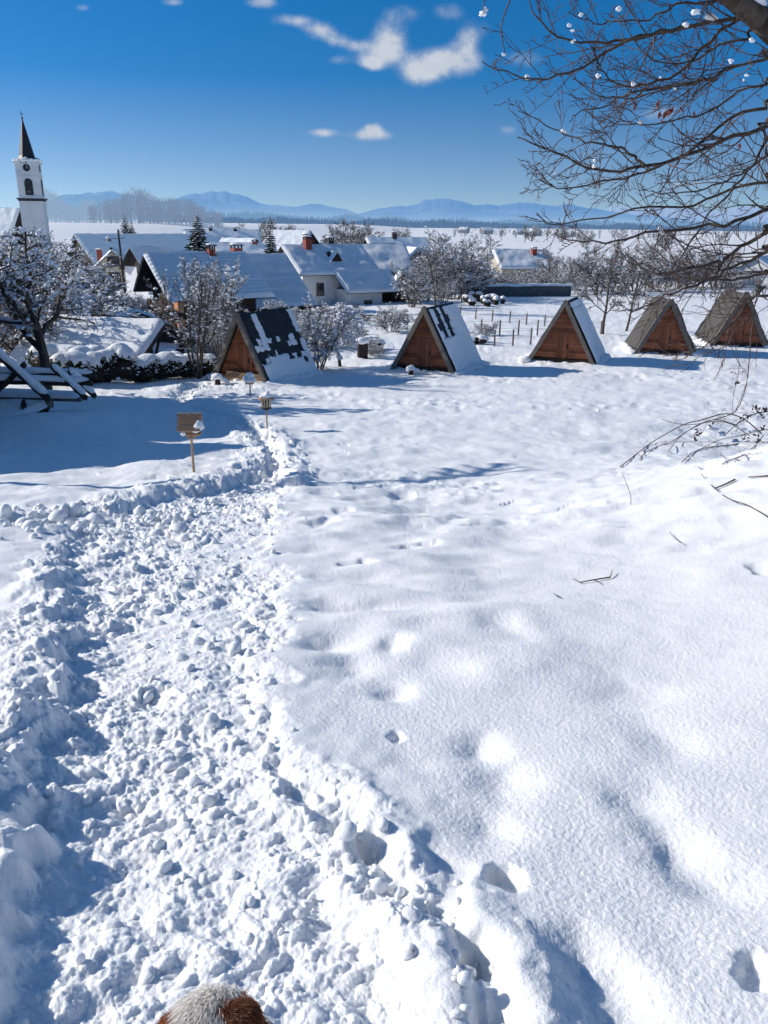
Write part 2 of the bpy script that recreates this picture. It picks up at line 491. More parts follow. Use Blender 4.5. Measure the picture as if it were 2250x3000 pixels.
M['beige'] = mottled('beige_render', (.42, .37, .29), (.53, .47, .38), 2, .9, .2, .01)
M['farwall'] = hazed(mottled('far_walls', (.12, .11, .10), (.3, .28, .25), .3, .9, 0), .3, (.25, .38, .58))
M['orange'] = mottled('orange_render', (.58, .22, .09), (.70, .30, .14), 3, .9, .2, .01)
M['brick'] = mottled('chimney_brick', (.20, .045, .03), (.36, .10, .065), 14, .85, .5, .02)
M['darkroof'] = mottled('dark_roof', (.02, .02, .024), (.05, .05, .055), 6, .7, .3, .02)
M['spire'] = mottled('slate_spire', (.012, .013, .018), (.035, .036, .045), 3, .45, .3, .03)
M['glass'] = mottled('window_glass', (.015, .02, .028), (.03, .038, .05), 2, .12, 0, 0, spec=.6)
M['frame'] = mottled('window_frame', (.10, .065, .04), (.16, .10, .06), 5, .7, .2, .01)
M['wframe'] = mottled('white_window_frame', (.55, .55, .55), (.7, .7, .7), 5, .7, .1, .01)
M['stone'] = mottled('field_stone_wall', (.05, .055, .06), (.16, .165, .17), 5, .9, .8, .06)
M['metal'] = mottled('grey_metal', (.10, .11, .12), (.2, .2, .21), 5, .5, .1, .01)
M['gold'] = mottled('clock_face', (.012, .012, .016), (.03, .03, .04), 3, .5, 0, 0)
M['bark'] = mottled('bark', (.035, .027, .022), (.11, .088, .07), 14, .9, .6, .01, (1, 1, .4))
M['twig'] = mottled('purple_brown_twigs', (.055, .034, .030), (.13, .085, .07), 18, .8, .3, .003)
M['midbark'] = mottled('grey_bark', (.05, .043, .037), (.12, .102, .085), 6, .9, .3, .01)
M['farbark'] = hazed(mottled('far_bark', (.05, .045, .04), (.11, .10, .09), 4, .9, 0), .14, (.20, .30, .48))
M['woodbark'] = hazed(mottled('wood_bark', (.05, .05, .05), (.10, .10, .10), .5, .9, 0), .42, (.30, .43, .64))
M['evergreen'] = mottled('evergreen_leaves', (.012, .024, .014), (.04, .06, .03), 5, .6, 0)
M['needles'] = mottled('spruce_needles', (.010, .022, .016), (.03, .05, .035), 3, .7, 0)
M['deadleaf'] = mottled('dry_leaves', (.035, .025, .018), (.10, .06, .035), 9, .8, 0)
M['redleaf'] = mottled('withered_red_leaves', (.14, .035, .03), (.24, .07, .05), 9, .7, 0)
M['earth'] = mottled('bare_earth', (.05, .038, .025), (.13, .10, .07), 20, .95, .6, .02)

# ------------------------------------------------------------------ huts: where they stand (needed by the ground)
# apex px, base py, depth Y, ridge heading (deg right of straight ahead)
HUT_SPEC = [
    dict(ax=513, ay=684, Y=32.3, az=30, L=3.3, W=2.75),
    dict(ax=917, ay=671, Y=35.8, az=26, L=3.3, W=2.95),
    dict(ax=1222, ay=656, Y=39.2, az=22, L=3.2, W=3.15),
    dict(ax=1449, ay=650, Y=43.0, az=8, L=3.4, W=2.95),
    dict(ax=1612, ay=634, Y=47.0, az=6, L=3.6, W=3.0),
]
for hsp in HUT_SPEC:
    p = at(hsp['ax'], hsp['ay'], hsp['Y']); hsp['apex'] = p
    a = rad(hsp['az'])
    hsp['c'] = (p.x + math.sin(a) * hsp['L'] / 2, p.y + math.cos(a) * hsp['L'] / 2)
    HUTS.append((hsp['c'][0], hsp['c'][1], 1.9))

# ------------------------------------------------------------------ the ground sheet
def build_ground():
    a_dense = np.linspace(-36, 36, 940)
    a_side = np.concatenate([np.linspace(36, 60, 70)[1:], np.linspace(60, 180, 60)[1:]])
    az = np.radians(np.concatenate([-a_side[::-1][1:], a_dense, a_side]))
    dep = np.radians(np.linspace(74, 8.2, 1180))
    r1 = []
    # spacing that follows the slope of the hill seen from 1.6 m above it
    yy = np.linspace(0.2, 60, 30000)
    dd = np.arctan2(-base(np.zeros_like(yy), yy), yy)
    order = np.argsort(dd)
    r1 = np.interp(dep, dd[order], yy[order])
    r1 = np.maximum.accumulate(r1)
    r1 = r1[np.concatenate([[True], np.diff(r1) > 1e-4])]
    r2 = np.geomspace(r1[-1] * 1.006, 16000, 330)
    r = np.concatenate([[0.12, .25, .35], r1[r1 > .4], r2])
    R, A = np.meshgrid(r, az, indexing='ij')
    X = R * np.sin(A); Y = R * np.cos(A)
    Z = base(X.ravel(), Y.ravel()) + detail(X.ravel(), Y.ravel())
    # far away the sheet drops with the curve of the earth just enough to meet the haze
    P = np.stack([X, Y, Z.reshape(X.shape)], -1)
    mb = MB(); mb.grid(P[:, ::-1])
    n, m = X.shape
    # close the seam behind and the cap under the viewer
    i = np.arange(n)
    mb.f4.append(np.stack([i[:-1] * m, i[:-1] * m + m - 1, i[1:] * m + m - 1, i[1:] * m], -1))
    o = mb.n
    mb.v.append(np.array([[0, 0, float(H(0, 0)[0])]])); mb.n += 1
    j = np.arange(m)
    mb.f3.append(np.stack([np.full(m, o), np.roll(j, -1), j], -1))
    g = mb.build('ground', M['ground'], smooth=True)
    tag(g, kind='structure')
    return g
build_ground()
exec_rng = np.random.default_rng(4)

# loose lumps of snow along the trodden trail: nobody could count them
def build_clods():
    rng = np.random.default_rng(11)
    v2, f2 = ICO2; v3, f3 = ICO3
    P = PATHS[0]
    xs, ys, rs = [], [], []
    for k in range(1, len(P) - 1):
        (ax, ay, aw, _), (bx, by, bw, _) = P[k], P[k + 1]
        L = math.hypot(bx - ax, by - ay)
        dist = math.hypot((ax + bx) / 2, (ay + by) / 2)
        dens = 42 if dist < 4 else 40 if dist < 8 else 45
        n = int(L * (aw + bw) * dens * .9)
        t = rng.uniform(0, 1, n); w = aw + (bw - aw) * t
        s = np.clip(rng.normal(0, .5, n), -1.05, .95) * (w + .05)
        nx, ny = (by - ay) / L, -(bx - ax) / L
        xs.append(ax + (bx - ax) * t + nx * s); ys.append(ay + (by - ay) * t + ny * s)
        rs.append(np.clip(rng.lognormal(-4.4, .6, n), .005, .026 if dist < 4 else .042) * (1 + .6 * ss(6, 14, np.full(n, dist))))
    for (a, b, n) in [(PATHS[1][0], PATHS[1][3], 420)]:
        t = rng.uniform(0, .8, n); s = rng.normal(0, .5, n)
        xs.append(a[0] + (b[0] - a[0]) * t); ys.append(a[1] + (b[1] - a[1]) * t + s)
        rs.append(np.clip(rng.lognormal(-3.5, .5, n), .012, .09))
    for k in range(2, len(RIM) - 1):
        n = 12
        t = rng.uniform(0, 1, n)
        xs.append(RIM[k].x + (RIM[k + 1].x - RIM[k].x) * t + rng.normal(-.05, .08, n)); ys.append(RIM[k].y + (RIM[k + 1].y - RIM[k].y) * t + rng.normal(0, .07, n))
        rs.append(np.clip(rng.lognormal(-4.4, .4, n), .006, .02))
    x = np.concatenate(xs); y = np.concatenate(ys); r = np.concatenate(rs)
    keep = (np.hypot(x, y) > .5)
    x, y, r = x[keep], y[keep], r[keep]
    z = H(x, y) + r * .1
    mb = MB()
    near = np.hypot(x, y) < 3.5
    for sel, ic in ((near, ICO3), (~near, ICO2)):
        v, f = ic
        N = int(sel.sum())
        R = r[sel].reshape(N, 1, 1)
        sc = 1 + .35 * rng.uniform(-1, 1, (N, 1, 3))
        Pn = np.stack([x[sel], y[sel], z[sel]], -1)[:, None]
        # lumpy surface: few random lobes per clod
        V = np.repeat(v[None], N, 0)
        disp = np.zeros((N, len(v)))
        for q in range(5):
            dvec = rng.normal(0, 1, (N, 3)); dvec /= np.linalg.norm(dvec, axis=1, keepdims=True)
            dt = np.einsum('nk,vk->nv', dvec, v)
            disp += rng.uniform(-.5, .55, (N, 1)) * np.clip(dt - .25, 0, 1) * 1.6
        disp += rng.uniform(-.07, .07, disp.shape)
        V = Pn + V * (1 + disp[..., None]) * R * sc
        Fc = f[None] + (np.arange(N) * len(v))[:, None, None]
        mb.add(V.reshape(-1, 3), f3=Fc.reshape(-1, 3))
    o = mb.build('snow_clods', M['ground'], smooth=True)
    tag(o, 'loose broken lumps of snow thrown up along the trodden trail', 'snow clods', kind='stuff')
build_clods()
# ------------------------------------------------------------------ building helpers
def snow_slab(mb, A, B, Cc, D, t, n=26, m=18, seed=0, amp=.25, courses=0.0, edge=.18, over=.04):
    """snow lying on the quad A-B (ridge, u) / D-C (eave): rounded at its edges"""
    A, B, Cc, D = [np.array(q, float) for q in (A, B, Cc, D)]
    u = np.linspace(0, 1, n); v = np.linspace(0, 1, m)
    U, V = np.meshgrid(u, v, indexing='ij')
    Lu = np.linalg.norm(B - A) + 1e-6; Lv = np.linalg.norm(D - A) + 1e-6
    Ue = -over / Lu + U * (1 + 2 * over / Lu); Ve = V * (1 + over / Lv)
    P = (A[None, None] * ((1 - Ue) * (1 - Ve))[..., None] + B * (Ue * (1 - Ve))[..., None] + Cc * (Ue * Ve)[..., None] + D * ((1 - Ue) * Ve)[..., None])
    nn = np.cross(B - A, D - A); nn /= np.linalg.norm(nn)
    if nn[2] < 0: nn = -nn
    eu = np.minimum(U, 1 - U) * Lu / edge; ev = (1 - V) * Lv / edge
    e = np.minimum(eu, ev); e = np.sqrt(np.clip(1 - (1 - np.clip(e, 0, 1)) ** 2, 0, 1))
    X = U * Lu; Yv = V * Lv
    h = t * (1 + amp * fbm(X * .7 + seed * 3.1, Yv * .7 + seed, 100 + seed, 3))
    if courses:
        q = (Yv / courses + .12 * vn(X * .5, Yv * .5, seed)) % 1.0
        h = h - .13 * ss(.0, .3, q) * ss(1, .6, q) + .04
    h = h * e - .01
    P = P + nn[None, None] * h[..., None]
    # close the rim down onto the roof
    mb.grid(P)
    return mb

def slab(mb, A, B, Cc, D, t):
    A, B, Cc, D = [Vector(q) for q in (A, B, Cc, D)]
    nn = (B - A).cross(D - A).normalized()
    if nn.z < 0: nn = -nn
    top = [A, B, Cc, D]; bot = [q - nn * t for q in top]
    return mb.prism(bot, top)

def window(parent, x0, x1, z0, z1, face, off, frame='frame', bars=1, depth=.05):
    """face 'f' -> wall looking along -y at y=off; 'r' -> wall looking along +x at x=off; 'l' along -x"""
    def T(u, d, z):
        if face == 'f': return (u, off - d, z)
        if face == 'r': return (off + d, u, z)
        return (off - d, u, z)
    def bx(mb, u0, u1, z0_, z1_, d0, d1):
        a = [T(u0, d0, z0_), T(u1, d0, z0_), T(u1, d0, z1_), T(u0, d0, z1_)]
        b = [T(u0, d1, z0_), T(u1, d1, z0_), T(u1, d1, z1_), T(u0, d1, z1_)]
        mb.prism(a, b)
    fr = MB(); wd = .07
    bx(fr, x0, x0 + wd, z0, z1, .0, depth); bx(fr, x1 - wd, x1, z0, z1, .0, depth)
    bx(fr, x0 + wd, x1 - wd, z0, z0 + wd, .0, depth); bx(fr, x0 + wd, x1 - wd, z1 - wd, z1, .0, depth)
    for k in range(bars):
        c = x0 + (x1 - x0) * (k + 1) / (bars + 1)
        bx(fr, c - .025, c + .025, z0 + wd, z1 - wd, .004, depth - .01)
    f = fr.build('window', M[frame], parent)
    g = MB(); bx(g, x0 + wd * .6, x1 - wd * .6, z0 + wd * .6, z1 - wd * .6, -.02, .012)
    g.build('pane', M['glass'], f)
    return f

def chimney(parent, x, y, z0, z1, w, d=None, mat='brick', cap=True, snow=.12, seed=0):
    d = d or w
    c = MB().box(x - w / 2, x + w / 2, y - d / 2, y + d / 2, z0, z1)
    ch = c.build('chimney', M[mat], parent)
    if cap:
        k = MB()
        for sx in (-1, 1):
            for sy in (-1, 1): k.box(x + sx * (w / 2 - .06) - .05, x + sx * (w / 2 - .06) + .05, y + sy * (d / 2 - .06) - .05, y + sy * (d / 2 - .06) + .05, z1, z1 + .22)
        k.box(x - w / 2 - .08, x + w / 2 + .08, y - d / 2 - .08, y + d / 2 + .08, z1 + .22, z1 + .29)
        k.build('chimney_cap', M['darkroof'], ch)
        zt = z1 + .29
    else: zt = z1
    if snow:
        rng = np.random.default_rng(seed + 5)
        s = MB(); blobs(s, [(x, y, zt + snow * .25)], [1], rng, ICO2, (w / 2 + .12, d / 2 + .12, snow), .08)
        s.build('snow_cap', M['snow'], ch, True)
    return ch

def gable_house(name, label, cat, apex, az, L, Wr, Wl, dr, dl, gz_, wall='white', roofm='darkroof', snow='snow', st=.25, over=.5, eo=.45,
                group=None, courses=0, seed=0, wall_top=None, walls=True, back_over=None):
    """apex = the front ridge end; local +y runs back along the ridge, +x is to the right of it"""
    back_over = over if back_over is None else back_over
    root = empty(name, (apex.x, apex.y, gz_), -rad(az), label, cat, group)
    R = apex.z - gz_ - st
    er, el = R - dr, R - dl
    if walls:
        xr, xl = Wr - eo, -(Wl - eo)
        zr = R - dr * (xr / Wr) - .12; zl = R - dl * (-xl / Wl) - .12
        f = [(xl, over, -1.5), (xr, over, -1.5), (xr, over, zr), (0, over, R - .14), (xl, over, zl)]
        b = [(x, L - back_over, z) for x, y, z in f]
        MB().prism(f, b).build('wall', M[wall], root)
    rf = MB()
    slab(rf, (0, 0, R), (0, L, R), (Wr, L, er), (Wr, 0, er), .12)
    slab(rf, (0, 0, R - .002), (0, L, R - .002), (-Wl, L, el), (-Wl, 0, el), .12)
    ro = rf.build('roof', M[roofm], root)
    s = MB()
    nn = int(np.clip(L * 5, 14, 60))
    snow_slab(s, (0, 0, R), (0, L, R), (Wr, L, er), (Wr, 0, er), st, nn, 40 if courses else 20, seed, courses=courses)
    snow_slab(s, (0, 0, R), (0, L, R), (-Wl, L, el), (-Wl, 0, el), st, nn, 20, seed + 1)
    s.build('roof_snow', M[snow], root, True)
    return root, R

def local(root, p):
    """world point -> the local frame of an Empty at root"""
    q = Vector(p) - root.location
    a = -root.rotation_euler.z
    return Vector((q.x * math.cos(a) - q.y * math.sin(a), q.x * math.sin(a) + q.y * math.cos(a), q.z))

# ------------------------------------------------------------------ the five A-frame huts
def hut(i, sp, label, kind):
    ap = sp['apex']; L, W = sp['L'], sp['W']
    a = rad(sp['az'])
    fx, fy = ap.x, ap.y
    g = gz(fx, fy) - .05
    root = empty('a_frame_hut', (fx, fy, g), -a, label, 'hut', 'A-frame huts in the snowy meadow')
    R = ap.z - g; h = W / 2; th = .2
    rng = np.random.default_rng(40 + i)
    zb = -.5                                   # goes into the snow
    hb = h * (R - zb) / R
    thatched = kind == 'thatch'
    # roof: two thick leaning slabs
    tk = .24 if thatched else .15
    nrm = Vector((R, 0, h)).normalized()
    for s in (-1, 1):
        mb = MB()
        nU, nV = 30, 26
        U, V = np.meshgrid(np.linspace(0, 1, nU), np.linspace(0, 1, nV), indexing='ij')
        X = s * hb * V; Z = R + (zb - R) * V; Y = L * U
        e = np.minimum(np.minimum(U, 1 - U) * L / .16, 1); e = np.sqrt(np.clip(1 - (1 - e) ** 2, 0, 1))
        round_top = np.clip(V / .07, 0, 1)
        n3 = .035 * fbm(Y * 2.2 + i * 7, V * 6, 200 + i * 3 + s, 4) if thatched else .012 * fbm(Y * 3, V * 8, 210 + i, 3)
        hh = (tk * (.35 + .65 * e) + n3)
        P = np.stack([X + s * nrm.x * hh, Y + (0.0 if not thatched else .02 * vn(V * 30, U * 3, 5)), Z + nrm.z * hh], -1)
        if thatched:
            P[..., 2] -= (1 - round_top) * .14
            P[..., 0] = s * np.abs(P[..., 0]) * (round_top * .55 + .45)
        else:
            P[..., 0] = np.where(V < .001, 0, P[..., 0]); P[..., 2] = np.where(V < .001, R + tk * .75, P[..., 2])
        mb.grid(P)
        # underside and ends
        Q = np.stack([X, Y, Z], -1)
        mb.grid(Q[::-1])
        for row in (0, nU - 1):
            rib = np.stack([Q[row], P[row]], 0)
            mb.grid(rib)
        ro = mb.build('roof_slope', M['thatch'] if thatched else M['shingle'], root, thatched)
    # barge boards on the front edge, crossing at the top
    bt = .13 if not thatched else .17
    for s in (-1, 1):
        mb = MB()
        top = Vector((0, -.05 - .012 * (s > 0), R + .06)); bot = Vector((s * hb, -.05 - .012 * (s > 0), zb))
        mb.beam(top + (top - bot).normalized() * (.02 if thatched else .10), bot, .15, bt + .05, up=(s * nrm.x, 0, nrm.z))
        mb.build('barge_board', M['greywood'], root)
    # recessed gable wall of horizontal boards
    rec = .24
    wt = R - .16; hw = h * (wt / R)
    mb = MB(); hz = .02
    nb = 20
    for k in range(nb):
        z0 = wt * k / nb; z1 = wt * (k + 1) / nb
        x0 = h * (1 - z0 / R) - .03; x1 = h * (1 - z1 / R) - .03
        o = .004 + .012 * rng.uniform()
        x1 = max(x1, .01)
        mb.prism([(-x0, rec - o, z0 + .004), (x0, rec - o, z0 + .004), (x0, rec + .05, z0 + .004), (-x0, rec + .05, z0 + .004)],
                 [(-x1, rec - o - .006, z1), (x1, rec - o - .006, z1), (x1, rec + .05, z1), (-x1, rec + .05, z1)])
    gw = mb.build('gable_wall', M['hutwood'] if i != 2 else M['hutwood2'], root)
    # low door with its frame
    dw, dh = .62, 1.42
    dx = .10 if i == 0 else 0
    d = MB()
    d.box(dx - dw / 2, dx + dw / 2, rec - .045, rec - .02, .12, dh)
    door = d.build('door', M['doorwood'], root)
    f = MB()
    f.box(dx - dw / 2 - .06, dx - dw / 2, rec - .055, rec - .018, .12, dh + .06); f.box(dx + dw / 2, dx + dw / 2 + .06, rec - .055, rec - .018, .12, dh + .06)
    f.box(dx - dw / 2, dx + dw / 2, rec - .055, rec - .018, dh, dh + .06)
    f.build('door_frame', M['hutwood2'], door)
    k = MB(); k.box(dx + dw / 2 - .12, dx + dw / 2 - .07, rec - .085, rec - .045, .72, .92)
    k.build('handle', M['darkwood'], door)
    # sill log across the foot of the gable
    sm = MB(); sm.beam((-h + .05, rec - .08, .10), (h - .05, rec - .08, .10), .16, .22)
    sm.build('sill_beam', M['paleboard'] if i == 0 else M['darkwood'], root)
    if i == 0:
        q = MB(); q.box(-h * .55, h * .80, -.02, .03, -.3, .36)
        q.build('front_board', M['paleboard'], root)
    # back wall
    bw = MB(); bw.prism([(-h + .06, L - .3, 0), (h - .06, L - .3, 0), (0, L - .3, R - .15)], [(-h + .06, L - .2, 0), (h - .06, L - .2, 0), (0, L - .2, R - .15)])
    bw.build('back_wall', M['brownboard'], root)
    # snow left on the slopes
    def patch(sgn, rows, cols, keep, t, nm='roof_snow'):
        kp = np.array([[keep(rr / rows, cc / cols, rr, cc) for cc in range(cols)] for rr in range(rows)])
        n, m_ = 120, 110
        U, V = np.meshgrid(np.linspace(0.004, .996, n), np.linspace(.012, 1, m_), indexing='ij')
        wu = U * cols + .16 * fbm(U * 26 + i, V * 22, 320 + i, 3) + .10 * vn(U * 5, V * 5, 321); wv = V * rows + .13 * fbm(U * 24, V * 26 + i, 325 + i, 3)
        ci = np.clip(wu.astype(int), 0, cols - 1); ri = np.clip(wv.astype(int), 0, rows - 1)
        k = kp[ri, ci]
        fu = wu - np.floor(wu); fv = wv - np.floor(wv)
        # shingle joints still open where the snow is thin
        joint = np.minimum(np.minimum(fu, 1 - fu) * (2.2 + 3 * k), np.minimum(fv, 1 - fv) * (2.5 + 2.5 * k))
        solid = ss(.80, 1.0, k)
        cov = np.where(k > 0, k, -.4) * np.clip(joint * 2.2 + .25 * vn(U * 40, V * 12, 330), 0, 1) * (1 - solid) + solid
        cov = cov - .34 + (.30 - .28 * solid) * fbm(U * 13 + i * 5, V * 11, 335 + i, 4)
        cov = np.where(k <= 0, np.minimum(cov, -.05 + .12 * vn(U * 60, V * 25, 336)), cov)
        cov = np.minimum(cov, np.minimum(U, 1 - U) * L / .05)
        h_ = tk + .004 + t * np.sqrt(np.clip(cov, 0, 1)) * (1 + .25 * fbm(U * 7 + i * 3, V * 9, 310 + i, 3)) - .02 * (cov <= .02)
        P = np.stack([sgn * (hb * V + nrm.x * h_), L * U, R + (zb - R) * V + nrm.z * h_], -1)
        idx = np.arange(n * m_).reshape(n, m_)
        f = np.stack([idx[:-1, :-1], idx[1:, :-1], idx[1:, 1:], idx[:-1, 1:]], -1).reshape(-1, 4)
        c4 = cov.ravel()[f].max(1) > .02
        if c4.any():
            MB().add(P.reshape(-1, 3), f[c4]).build(nm, M['snow'], root, True)
    if i == 0:
        def keep(v, u, rr, cc):
            q = rng.uniform()
            if v > .72: return 1.0
            if v > .60: return .93 if q > .10 else 0
            if u < .10: return .5 if q > .75 else 0
            if u < .22: return .93 if q > .10 else .5
            if v > .50: return (.85 if q > .25 else 0) if (u < .5 or u > .75) else (.5 if q > .7 else 0)
            if u > .82: return .9 if q > .25 - .3 * v else 0
            if u > .68 and v > .28: return .85 if q > .45 else 0
            return .4 if q > .86 else 0
        patch(1, 13, 11, keep, .05)
        patch(-1, 9, 9, lambda v, u, rr, cc: .8 if rng.uniform() > .25 else 0, .05)
    elif i == 1:
        def keep(v, u, rr, cc):
            q = rng.uniform()
            if v < .34 and .02 < u < .52: return .8 if cc % 3 == 1 and q > .5 else 0
            return .93 if (v < .55 and u < .3) else 1.0
        patch(1, 10, 14, keep, .07)
        patch(-1, 9, 9, lambda v, u, rr, cc: .7 if rng.uniform() > .5 else 0, .05)
    elif i == 2:
        patch(1, 10, 10, lambda v, u, rr, cc: 1.0 if v > .08 else .7, .08)
    else:
        patch(1, 10, 10, lambda v, u, rr, cc: .8 if v > .55 and rng.uniform() > .2 else 0, .06)
    # snow banked against the foot of the slopes
    b = MB()
    pts, rr = [], []
    for s in (-1, 1):
        for q in range(22):
            pts.append((s * (h + .10 + rng.uniform(-.05, .12)), L * q / 21 + rng.uniform(-.1, .1), .03 + rng.uniform(-.05, .08))); rr.append(rng.uniform(.14, .30))
    for q in range(12):
        pts.append((rng.uniform(-h * .9, h * .9), rng.uniform(-.1, .25), .02)); rr.append(rng.uniform(.10, .19))
    blobs(b, pts, rr, rng, ICO2, (1.2, 1.2, .6), .12)
    b.build('banked_snow', M['snow'], root, True)
    return root

hut(0, HUT_SPEC[0], 'nearest A-frame hut whose roof shows black shingles through a checker of thin snow', 'shingle')
hut(1, HUT_SPEC[1], 'A-frame hut with dark bare strips only at the ridge of its snowy right slope', 'shingle')
hut(2, HUT_SPEC[2], 'sharp-pointed A-frame hut with snow on the right slope in front of the bare twin trees', 'shingle')
hut(3, HUT_SPEC[3], 'A-frame hut with snow-free grey thatch, second from the right edge', 'thatch')
hut(4, HUT_SPEC[4], 'A-frame hut with broad grey thatched slope at the right edge of the photo', 'thatch')

# ------------------------------------------------------------------ bird tables on poles
def bird_table(p, hgt, kind, label, rz=0):
    g = gz(p.x, p.y)
    root = empty('bird_house', (p.x, p.y, g - .02), rz, label, 'bird house', 'bird houses on poles beside the trail')
    rng = np.random.default_rng(int(p.y * 10))
    pole = MB(); w = .05
    zb = hgt - .42
    pole.cyl((0, 0, -.5), (.0, 0, zb), .028, .024, 8)
    pole.build('pole', M['bird'], root)
    if kind == 0:       # wide box with a pitched shingle face, thin flat ridge board on top
        mb = MB(); mb.box(-.19, .19, -.13, .13, zb, zb + .03); mb.beam((-.05, -.1, zb - .035), (-.05, .1, zb - .035), .05, .05); mb.beam((.07, -.1, zb - .035), (.07, .1, zb - .035), .05, .05)
        mb.build('floor_board', M['bird'], root)
        bx = MB(); bx.prism([(-.13, -.09, zb + .03), (.13, -.09, zb + .03), (.13, .09, zb + .03), (-.13, .09, zb + .03)], [(-.16, -.11, zb + .22), (.16, -.11, zb + .22), (.16, .11, zb + .22), (-.16, .11, zb + .22)])
        bx.build('box', M['bird'], root)
        for s in (-1, 1):
            r_ = MB()
            nst = 4
            for k in range(nst):      # lapped shingle boards
                a0 = k / nst; a1 = (k + 1) / nst + .05
                p0 = Vector((0, s * (.03 + .19 * a0), zb + .40 - .27 * a0)); p1 = Vector((0, s * (.03 + .19 * a1), zb + .40 - .27 * a1 - .0))
                nq = Vector((0, s * .27, .19)).normalized() * (.012 + .010 * (k % 2))
                x0 = -.225 + rng.uniform(-.01, .01); x1 = .215 + rng.uniform(-.01, .01)
                if k == 0: x1 -= .0
                r_.prism([(x0, p0.y, p0.z), (x1, p0.y, p0.z), (x1, p1.y, p1.z), (x0, p1.y, p1.z)],
                         [(x0, p0.y + nq.y, p0.z + nq.z), (x1, p0.y + nq.y, p0.z + nq.z), (x1, p1.y + nq.y, p1.z + nq.z), (x0, p1.y + nq.y, p1.z + nq.z)])
            r_.build('roof_slope', M['birdroof'], root)
        rd = MB(); rd.box(-.25, .25, -.055, .055, zb + .405, zb + .43)
        rd.build('ridge_board', M['greywood'], root)
        sn = MB(); blobs(sn, [(.17, -.17, zb + .19), (.20, -.13, zb + .25), (.13, -.19, zb + .13), (.22, -.08, zb + .17), (-.13, -.14, zb + .05)], [.085, .07, .06, .07, .05], rng, ICO2, (1, .7, 1), .15)
        sn.build('snow', M['snow'], root, True)
    elif kind == 1:     # open slatted lantern-like table under a cap of snow
        fl = MB(); fl.box(-.15, .15, -.15, .15, zb, zb + .03); fl.cyl((0, 0, zb - .06), (0, 0, zb), .06, .12, 10); fl.build('floor_board', M['darkwood'], root)
        for q in range(12):
            a = 2 * math.pi * q / 12
            sl = MB(); sl.beam((.13 * math.cos(a), .13 * math.sin(a), zb + .03), (.19 * math.cos(a), .19 * math.sin(a), zb + .30), .045, .014, up=(math.cos(a), math.sin(a), 0))
            sl.build('slat', M['birdpale'], root)
        ins = MB(); ins.cyl((0, 0, zb + .03), (0, 0, zb + .3), .09, .12, 10); ins.build('inner_post', M['darkwood'], root)
        rf = MB(); rf.box(-.24, .24, -.2, .2, zb + .30, zb + .325); rf.build('roof', M['bird'], root)
        sn = MB(); blobs(sn, [(0, 0, zb + .36), (.05, .02, zb + .44), (-.10, 0, zb + .36), (.12, 0, zb + .36), (.06, .0, zb + .5), (.03, -.03, zb + .40)], [.14, .10, .10, .11, .06, .11], rng, ICO2, (1.15, 1, .72), .14)
        sn.build('snow_cap', M['snow'], root, True)
    else:               # ball of snow on a small roof
        bx = MB(); bx.box(-.13, .13, -.11, .11, zb, zb + .18); bx.box(-.03, .03, -.13, -.11, zb + .05, zb + .10); bx.build('box', M['bird'], root)
        rf = MB(); rf.box(-.19, .19, -.17, .17, zb + .18, zb + .2); rf.build('roof', M['bird'], root)
        sn = MB(); blobs(sn, [(0, -.04, zb + .20), (.02, -.05, zb + .32), (-.1, -.08, zb + .20), (.12, -.06, zb + .17), (0, -.12, zb + .14)], [.18, .14, .13, .13, .12], rng, ICO2, (1.1, 1, .85), .14)
        sn.build('snow_cap', M['snow'], root, True)
    root.scale = (SC[kind],) * 3
    return root
SC = (.84, .80, .95)
bird_table(ground(419, 1022), 1.22, 0, 'brown bird house with a shingled roof on a thin pole, nearest of the three', rad(4))
bird_table(ground(577, 926), 1.10, 1, 'pale slatted bird house under a tall snow cap at the bend of the trail', rad(20))
bird_table(ground(541, 856), 0.92, 2, 'bird house hidden under a round ball of snow, in front of the nearest hut', rad(-10))

# ------------------------------------------------------------------ village houses
# chalet with the big shaded roof
ap = at(309, 543, 60)
r, R = gable_house('chalet', 'brown alpine chalet with a balcony, dark gable and orange wall behind the carport', 'house', ap, 56, 8.0, 4.6, 3.1, 2.85, 2.7, -8.3,
                   wall='brownboard', st=.22, over=1.25, eo=.7, courses=.42, seed=3)
o = MB(); o.box(1.2, 3.92, .9, 1.3, -1.5, 1.85); o.build('orange_wall', M['orange'], r)
o = MB(); o.box(.5, 4.0, .1, 1.2, 2.15, 2.3)
o.build('balcony_floor', M['darkwood'], r)
bal = MB()
bal.box(.1, 4.1, -.05, .02, 2.30, 3.05)
bal.build('balcony_front', M['brownboard'], r)
o = MB(); o.box(2.2, 3.0, 1.19, 1.24, 2.4, 4.1); o.build('balcony_door', M['orange'], r)
window(r, -1.6, -.4, .6, 1.9, 'f', 1.25)
chimney(r, .3, 5.0, R - .2, R + .35, .5, mat='brick', seed=1)
# the steps of the eave board
# house behind it with the tiled roof
ap = at(486, 548, 68)
r, R = gable_house('tiled_house', 'house with courses of tiles showing through thin roof snow beside the chalet', 'house', ap, 54, 5.6, 4.9, 4.2, 3.7, 3.2, -8.3, wall='brownboard', st=.14, over=.4, courses=.36, seed=5)
chimney(r, .25, .9, R - .25, R + .55, .75, .75, seed=2)
kk = 3.7 / 4.9
sk = MB(); sk.prism([(2.9, 1.3, R - 2.9 * kk), (2.9, 2.0, R - 2.9 * kk), (3.5, 2.0, R - 3.5 * kk), (3.5, 1.3, R - 3.5 * kk)], [(2.98, 1.3, R - 2.9 * kk + .2), (2.98, 2.0, R - 2.9 * kk + .2), (3.58, 2.0, R - 3.5 * kk + .2), (3.58, 1.3, R - 3.5 * kk + .2)])
sk.build('skylight', M['glass'], r)

